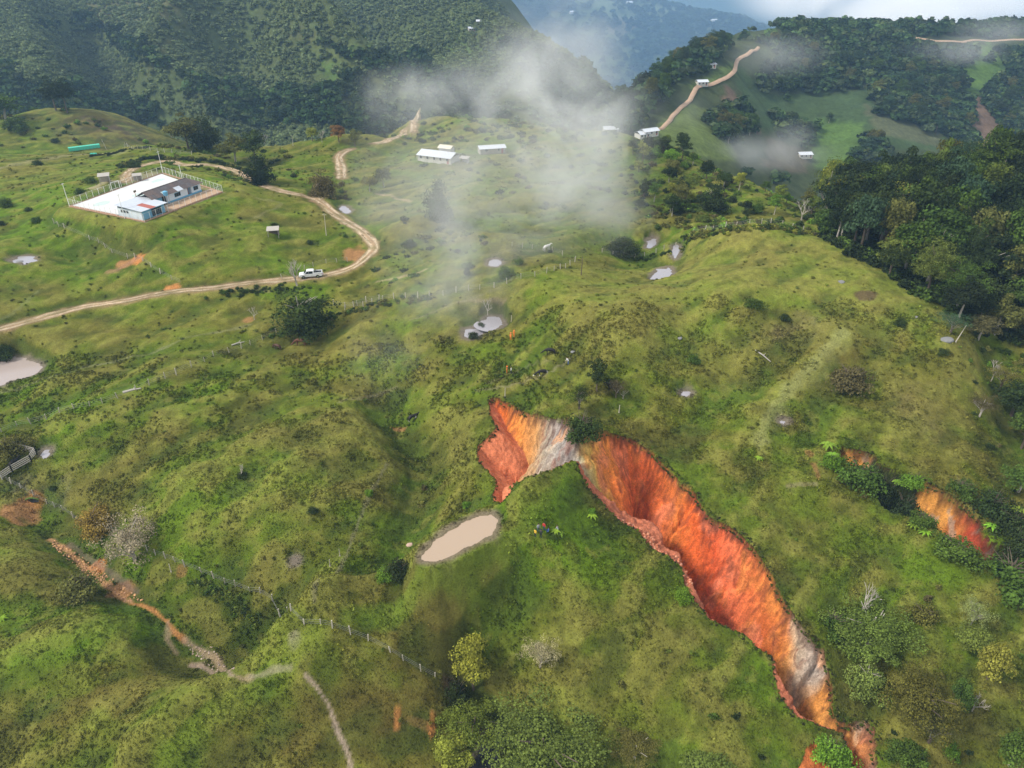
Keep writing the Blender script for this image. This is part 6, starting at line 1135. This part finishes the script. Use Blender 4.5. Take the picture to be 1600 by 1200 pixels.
# ------------------------------------------------------------------ people and animals grown over a skeleton
def skin_mesh(name, verts, edges, rad, root=0, sub=1):
    me = bpy.data.meshes.new(name); me.from_pydata(verts, edges, []); me.update(); o = bpy.data.objects.new(name, me); C.objects.link(o)
    m = o.modifiers.new('s', 'SKIN'); m.use_smooth_shade = True
    for i, r in enumerate(rad): d = me.skin_vertices[0].data[i]; d.radius = r if isinstance(r, tuple) else (r, r); d.use_root = (i == root)
    s = o.modifiers.new('u', 'SUBSURF'); s.levels = sub; s.render_levels = sub
    dg = bpy.context.evaluated_depsgraph_get(); ev = o.evaluated_get(dg); out = bpy.data.meshes.new_from_object(ev); out.name = name; bpy.data.objects.remove(o); return out
SKINC = plain('skin', (.30,.17,.11), .6); HAIR = plain('hair', (.02,.015,.012), .7); ORG = plain('orange_overall', (.85,.22,.04), .8, var=.1); CLW = plain('white_cloth', (.75,.75,.75), .85); CLB = plain('blue_cloth', (.07,.14,.42), .85); CLR = plain('red_cloth', (.62,.05,.05), .85); CLY = plain('yellow_cloth', (.78,.50,.05), .85); CLK = plain('dark_cloth', (.03,.035,.05), .85); CLD = plain('denim', (.06,.09,.18), .85); CLG = plain('grey_cloth', (.35,.37,.4), .85)
def person(u, v, shirt, legs, label, face=0.0, pose='stand', hat=None, group=None, scale=1.0):
    q = ground(u, v); o = empty('person', q, face, label=label, category='person'); o.scale = (scale,)*3
    if group: o['group'] = group
    if pose == 'sit': hipz, kx, kz = .28, .42, .50
    elif pose == 'crouch': hipz, kx, kz = .38, .38, .52
    else: hipz, kx, kz = .92, .04, .49
    sp = {'stand': .0, 'walk': .22, 'sit': 0, 'crouch': 0, 'bend': 0}[pose]; lean = {'bend': .35, 'crouch': .22}.get(pose, .03); sh = hipz+.48-(.1 if pose == 'bend' else 0)
    V = [(0,0,hipz),(lean*.5,0,hipz+.25),(lean,0,sh),(lean*1.15,0,sh+.12),(lean*1.25,0,sh+.22),(lean*1.3+.01,0,sh+.33)]; E = [(0,1),(1,2),(2,3),(3,4),(4,5)]; Rr = [(.15,.11),(.14,.1),(.15,.1),.055,.085,.075]
    for s in (-1, 1):
        st = s*sp; b0 = len(V); fx = kx*1.6 if pose == 'sit' else (.05 if pose == 'crouch' else st)
        V += [(0, s*.1, hipz-.06), (kx+st*.6, s*.11, kz), (fx-.02, s*.11, .09), (fx+.14, s*.12, .04)]; E += [(0,b0),(b0,b0+1),(b0+1,b0+2),(b0+2,b0+3)]; Rr += [.085,.06,.045,.035]
        b1 = len(V); V += [(lean, s*.2, sh-.02), (lean+.04-st*.4, s*.27, sh-.28), (lean+.2-st*.5 if pose != 'stand' else lean+.1, s*.24, sh-.5), (lean+.26-st*.5 if pose != 'stand' else lean+.12, s*.23, sh-.58)]; E += [(2,b1),(b1,b1+1),(b1+1,b1+2),(b1+2,b1+3)]; Rr += [.06,.048,.036,.03]
    me = skin_mesh('body', V, E, Rr); mats = [shirt, legs, SKINC, BLK]; [me.materials.append(m) for m in mats]
    for p in me.polygons:
        c = p.center; r_xy = math.hypot(c.x-lean, c.y); p.material_index = 2 if c.z > sh+.07 else (3 if c.z < .1 else (1 if c.z < hipz+.02 and r_xy < 9 and abs(c.y) < .2 else 0))
        if abs(c.y) > .19 and c.z < sh-.47 and pose != 'sit': p.material_index = 2
        p.use_smooth = True
    link('body', me, parent=o); hx, hz = lean*1.28, sh+.30
    bm = bmesh.new(); bmesh.ops.create_uvsphere(bm, u_segments=10, v_segments=7, radius=.105, matrix=Matrix.Translation((hx-.02, 0, hz+.03)) @ Matrix.Diagonal((1, .92, .9, 1))); link('hair' if hat is None else 'hat', mesh_from(bm, 'hair', hat or HAIR, True), parent=o)
    if hat is not None: bm = bmesh.new(); bmesh.ops.create_cone(bm, cap_ends=True, segments=14, radius1=.2, radius2=.19, depth=.025, matrix=Matrix.Translation((hx, 0, hz+.05))); link('hat_brim', mesh_from(bm, 'hat_brim', hat), parent=o)
    bm = bmesh.new(); bmesh.ops.create_cone(bm, cap_ends=True, segments=5, radius1=.018, radius2=.006, depth=.04, matrix=Matrix.Translation((hx+.095, 0, hz-.02)) @ Matrix.Rotation(math.pi/2, 4, 'Y')); link('nose', mesh_from(bm, 'nose', SKINC), parent=o)
    return o
person(803, 526, ORG, ORG, 'upper one of two people in orange overalls walking below the grey pool', 1.2, 'walk', ORG); person(798, 532, ORG, ORG, 'lower one of two people in orange overalls below the grey pool', 1.6, 'bend', ORG)
person(792, 585, ORG, ORG, 'person in orange overalls standing next to one in a white shirt', -.2, 'stand', ORG); person(799, 585, CLW, CLK, 'person in white shirt and dark trousers beside the one in orange', 2.9, 'stand')
person(888, 568, CLW, CLB, 'person in white and blue on the slope right of the black cows', 2.5, 'bend')
person(841, 831, CLG, CLD, 'person in grey and blue at the back of the group on the knoll', -1.2, 'stand'); person(850, 829, CLR, CLD, 'person in red shirt at the back right of the knoll group', -2.2, 'stand'); person(857, 832, CLB, CLB, 'person in blue sitting at the right of the knoll group', 3.0, 'sit'); person(836, 840, CLY, CLK, 'person in yellow shirt at the front left of the knoll group', .8, 'stand'); person(845, 841, CLK, CLK, 'person in black at the front of the knoll group', 1.4, 'stand', CLK); person(872, 830, CLG, CLG, 'person in pale grey among the bushes right of the knoll group', 2.4, 'crouch')
def beast(name, u, v, coat, label, cat, face, kind='cow', graze=False, spot=None, s=1.0, fn=None):
    q = ground(u, v); o = empty(name, q, face, label=label, category=cat); o.scale = (s, s, s); hgt = 1.0 if kind == 'cow' else 1.12; hd = (1.45, .35) if graze else ((1.35, 1.25) if kind == 'cow' else (1.35, 1.75))
    V = [(-.7,0,hgt),(-.2,0,hgt-.03),(.4,0,hgt),(.7,0,hgt+.02),((.7+hd[0])/2, 0, (hgt+.1+hd[1])/2),(hd[0], 0, hd[1]),(hd[0]+.28, 0, hd[1]-.2)]; E = [(0,1),(1,2),(2,3),(3,4),(4,5),(5,6)]
    Rr = [(.26,.27),(.30,.34),(.28,.32),(.2,.24),.14,.13,.075]
    for sy in (-1, 1):
        b0 = len(V); V += [(-.72, sy*.16, hgt-.25), (-.66, sy*.17, .62), (-.82, sy*.17, .40), (-.76, sy*.17, .04)]; E += [(0,b0),(b0,b0+1),(b0+1,b0+2),(b0+2,b0+3)]; Rr += [.15,.1,.06,.05]
        b0 = len(V); V += [(.55, sy*.15, hgt-.3), (.53, sy*.16, .45), (.56, sy*.16, .04)]; E += [(3,b0),(b0,b0+1),(b0+1,b0+2)]; Rr += [.12,.065,.05]
    me = skin_mesh('body', V, E, Rr, root=1); me.materials.append(coat)
    if spot: me.materials.append(spot)
    for p in me.polygons:
        p.use_smooth = True
        if spot and (p.center.z < .35 or vn(p.center.x*2.2+u, p.center.y*2.5+p.center.z*2, 5) > .8): p.material_index = 1
    link('body', me, parent=o)
    for sy in (-1, 1):
        bm = bmesh.new(); bmesh.ops.create_cone(bm, cap_ends=True, segments=6, radius1=.05, radius2=.01, depth=.2, matrix=Matrix.Translation((hd[0]-.02, sy*.17, hd[1]+.08)) @ Matrix.Rotation(sy*-1.3, 4, 'X')); link('ear', mesh_from(bm, 'ear', coat), parent=o)
    bm = bmesh.new(); tube(bm, [(-.92,0,hgt+.1),(-1.05,0,.8),(-1.03,0,.35)], [.04,.03,.06 if kind == 'horse' else .04], 5); link('tail', mesh_from(bm, 'tail', coat), parent=o)
    if kind == 'horse': bm = bmesh.new(); tube(bm, [(.75,0,hgt+.3),((.75+hd[0])/2, 0, (hgt+.35+hd[1])/2+.1),(hd[0], 0, hd[1]+.14)], [.03,.06,.04], 5); link('mane', mesh_from(bm, 'mane', HAIR), parent=o)
    return o
CBL = plain('black_hide', (.018,.016,.016), .6); CWH = plain('white_hide', (.72,.70,.66), .7); CBR = plain('chestnut_hide', (.17,.07,.04), .6); CDB = plain('dark_bay_hide', (.09,.045,.03), .6)
beast('cow', 860, 555, CBL, 'black cow on the terraced slope, upper of the pair left of the bluish figure', 'cow', 3.0, graze=True, s=1.25); beast('cow', 848, 585, CBL, 'black cow with white legs lying lower on the terraced slope', 'cow', 3.3, spot=CWH, graze=True, s=1.2); beast('cow', 957, 613, CBL, 'black cow in the shade of the sparse tree above the landslide', 'cow', 2.4, s=1.3)
beast('cow', 645, 657, CBL, 'black and white cow alone in the middle pasture', 'cow', .6, spot=CWH, s=1.2); beast('cow', 23, 728, CBL, 'black cow inside the wooden corral at the left edge', 'cow', 1.2, s=1.1); beast('cow', 854, 391, CWH, 'white cow on the misty slope above the pasture', 'cow', .7, s=1.3)
beast('horse', 470, 541, CBR, 'chestnut horse grazing below the fence, right one of the pair', 'horse', 3.1, 'horse', True, s=1.35); beast('horse', 434, 546, CDB, 'smaller dark brown horse, left one of the pair', 'horse', 2.7, 'horse', True, s=1.1)
# ------------------------------------------------------------------ corral
cpx = [(25,700),(58,710),(50,722),(20,738),(4,750)]
cq = [ground(u, v) for u, v in cpx]; cr = empty('corral', cq[0], label='weathered grey board corral at the left edge of the pasture', category='corral'); o0 = Vector(cq[0])
for a, b in zip(cq[:-1], cq[1:]):
    a, b = Vector(a)-o0, Vector(b)-o0; L_ = (b-a).length; n = max(1, int(L_/2.2)); ang = math.atan2((b-a).y, (b-a).x); pit = -math.asin((b-a).z/L_)
    for i in range(n+1): link('post', boxme('post', (-.08, .08, -.08, .08, -.3, 1.7), GREYW), parent=cr, loc=a+(b-a)*i/n)
    for k in range(4): bd = link('board', boxme('board', (0, L_, -.035, .035, -.09, .09), GREYW), parent=cr, loc=a+Vector((0, 0, .35+.4*k))+Vector((math.sin(ang), -math.cos(ang), 0))*.12); bd.rotation_euler = (0, pit, ang)
# rocks and clods
def rock(seed, mat):
    bm = bmesh.new(); bmesh.ops.create_icosphere(bm, subdivisions=2, radius=.5); r = random.Random(seed); off = r.random()*50
    for v in bm.verts: k = .75+.5*float(vn(v.co.x*2+off, v.co.y*2+v.co.z*1.7, seed)); v.co *= k; v.co.z *= .7
    return mesh_from(bm, 'rock', mat)
RKG = plain('grey_rock', (.22,.22,.22), .9, var=.3, scale=3, bump=.4); RKP = plain('pink_clod', (.52,.36,.29), .95, var=.3, scale=4); RKO = plain('orange_clod', (.60,.24,.13), .95, var=.3, scale=4)
for i, (u, v, s, m, lab) in enumerate([(1480,531,2.6,RKG,'large grey boulder at the edge of the wood'),(641,850,1.2,RKP,'pale boulder left of the beige pond'),(30,408,2.0,RKG,'left grey rock beside the wet patch on the bright slope'),(1315,440,1.4,RKG,'small pale rock on the right pasture near the wood'),(1062,528,1.0,RKG,'pale small rock in the middle of the right pasture'),(895,550,.9,RKG,'pale stone near the terraced slope'),(1430,495,1.0,RKG,'stone on the open slope by the wood')]):
    o = link('boulder', rock(i, m), loc=ground(u, v), label=lab, category='rock'); o.scale = (s*1.2, s, s*.8)
def clods(name, n, region, mesh, s0, s1, cols, label):
    P, S, Rr = [], [], []; r = random.Random(3); b_ = bbox(region, .5); tries = 0
    while len(P) < n and tries < n*60:
        tries += 1; x = r.uniform(b_[0], b_[1]); y = r.uniform(b_[2], b_[3])
        if not inpoly(np.array([x]), np.array([y]), region)[0]: continue
        P.append((x, y)); 
    x = np.array([p[0] for p in P]); y = np.array([p[1] for p in P]); z = H(x, y); n = len(P)
    scatter(name, np.c_[x, y, z], NR.uniform(s0, s1, n)**1.0, NR.rand(n)*6.28, np.array(cols)[NR.randint(len(cols), size=n)]*NR.uniform(.6, 1.3, (n, 1)), unlinked(mesh), label)
m, nt, b = newmat('clod_scattered'); a_ = N(nt, 'ShaderNodeAttribute', _attribute_type='INSTANCER', _attribute_name='tint'); nt.links.new(a_.outputs['Color'], b.inputs['Base Color']); b.inputs['Roughness'].default_value = .95; CLM = m
reg = lambda uv: [tuple(q[:2]) for q in pl1(uv)]
clods('rubble', 130, reg([(295,1000),(330,1010),(352,1038),(372,1055),(340,1052),(315,1032),(290,1012)]), rock(21, CLM), .1, .42, [(.38,.28,.21),(.30,.22,.16),(.42,.33,.27)], 'pinkish broken rubble lining the eroded gully')
clods('rubble', 260, reg([(85,845),(130,870),(200,920),(235,945),(205,945),(160,915),(110,880),(80,852)]), rock(22, CLM), .12, .5, [(.55,.30,.14),(.4,.22,.12)], 'orange clods along the upper eroded gully')
clods('rubble', 200, [tuple(p) for p in (list(RN_[8:16, :2])+[tuple(p+np.array((2.2, .6))) for p in RN_[8:16, :2]][::-1])], rock(23, CLM), .12, .55, [(.5,.17,.09),(.55,.24,.14)], 'broken pinkish clods on the near ledge of the landslide')
# culvert mouth on the left bank
q = ground(50, 783); bm = bmesh.new(); P1 = [(-1.3+2.6*k/8, 0, .55*math.sin(math.pi*k/8)+.1) for k in range(9)]
cv = empty('dug_out', q, .15, label='dark dug-out mouth under a grassy lip on the left bank', category='dug-out')
for k in range(8): vs = [bm.verts.new(p) for p in ((P1[k][0], -.3, -.3), (P1[k+1][0], -.3, -.3), (P1[k+1][0], .0, P1[k+1][2]), (P1[k][0], .0, P1[k][2]))]; bm.faces.new(vs)
link('hollow', mesh_from(bm, 'hollow', BLK), parent=cv)
bm = bmesh.new(); tube(bm, [(p[0]*1.05, -.1, p[2]+.08) for p in P1], [.18]*9, 6); link('grassy_lip', mesh_from(bm, 'grassy_lip', plain('lip_grass', (.10,.15,.03), .95)), parent=cv)
# fallen trunks
for i, (u0, v0, u1, v1, r_, lab) in enumerate([(362,540,382,535,.18,'fallen grey log beside the long fence'),(192,612,220,606,.3,'heap of grey brushwood on the fence line'),(764,1120,790,1136,.14,'pale fallen trunk across the head of the stream'),(1355,940,1378,937,.14,'fallen pale branch on the right slope'),(1180,548,1204,566,.16,'rotting log lying in the right pasture')]):
    a, b = Vector(ground(u0, v0)), Vector(ground(u1, v1)); bm = bmesh.new(); d = b-a; tube(bm, [Vector((0, 0, .15)), d*.5+Vector((0, 0, .3)), d+Vector((0, 0, .15))], [r_, r_*.9, r_*.5], 6); tube(bm, [d*.5+Vector((0, 0, .2)), d*.6+Vector((.3, .5, .8))], [r_*.5, r_*.2], 4); link('fallen_log', mesh_from(bm, 'fallen_log', PALEBARK if i in (2, 3) else GREYW), loc=a, label=lab, category='log')

# ------------------------------------------------------------------ alike trees of one group told apart by their order from the left
ORD = ['leftmost', 'second from left', 'third from left', 'fourth from left', 'fifth from left', 'sixth from left', 'seventh from left', 'eighth from left', 'ninth from left', 'tenth from left']
bpy.context.view_layer.update(); byl = {}
for o in C.objects:
    if o.get('group') and o.get('label') and o.parent is None: byl.setdefault(o['label'], []).append(o)
for lb, os_ in byl.items():
    if len(os_) < 2: continue
    os_.sort(key=lambda o: project(o.location.x, o.location.y, o.location.z)[0])
    for i, o in enumerate(os_):
        w_ = ORD[i] if i < 10 else 'far right'
        if i == len(os_)-1 and i > 0: w_ = 'rightmost'
        o['label'] = f'{lb}, {w_}' if len(lb.split()) < 13 else f'{w_} ' + lb.replace(' of the shrubby shoulder', ' of the shoulder')

for o in C.objects:
    if o.parent is None and o.get('label') and len(o['label'].split()) > 16: o['label'] = ' '.join(o['label'].replace(' of the shrubby shoulder', ' of the shoulder').split()[:16])
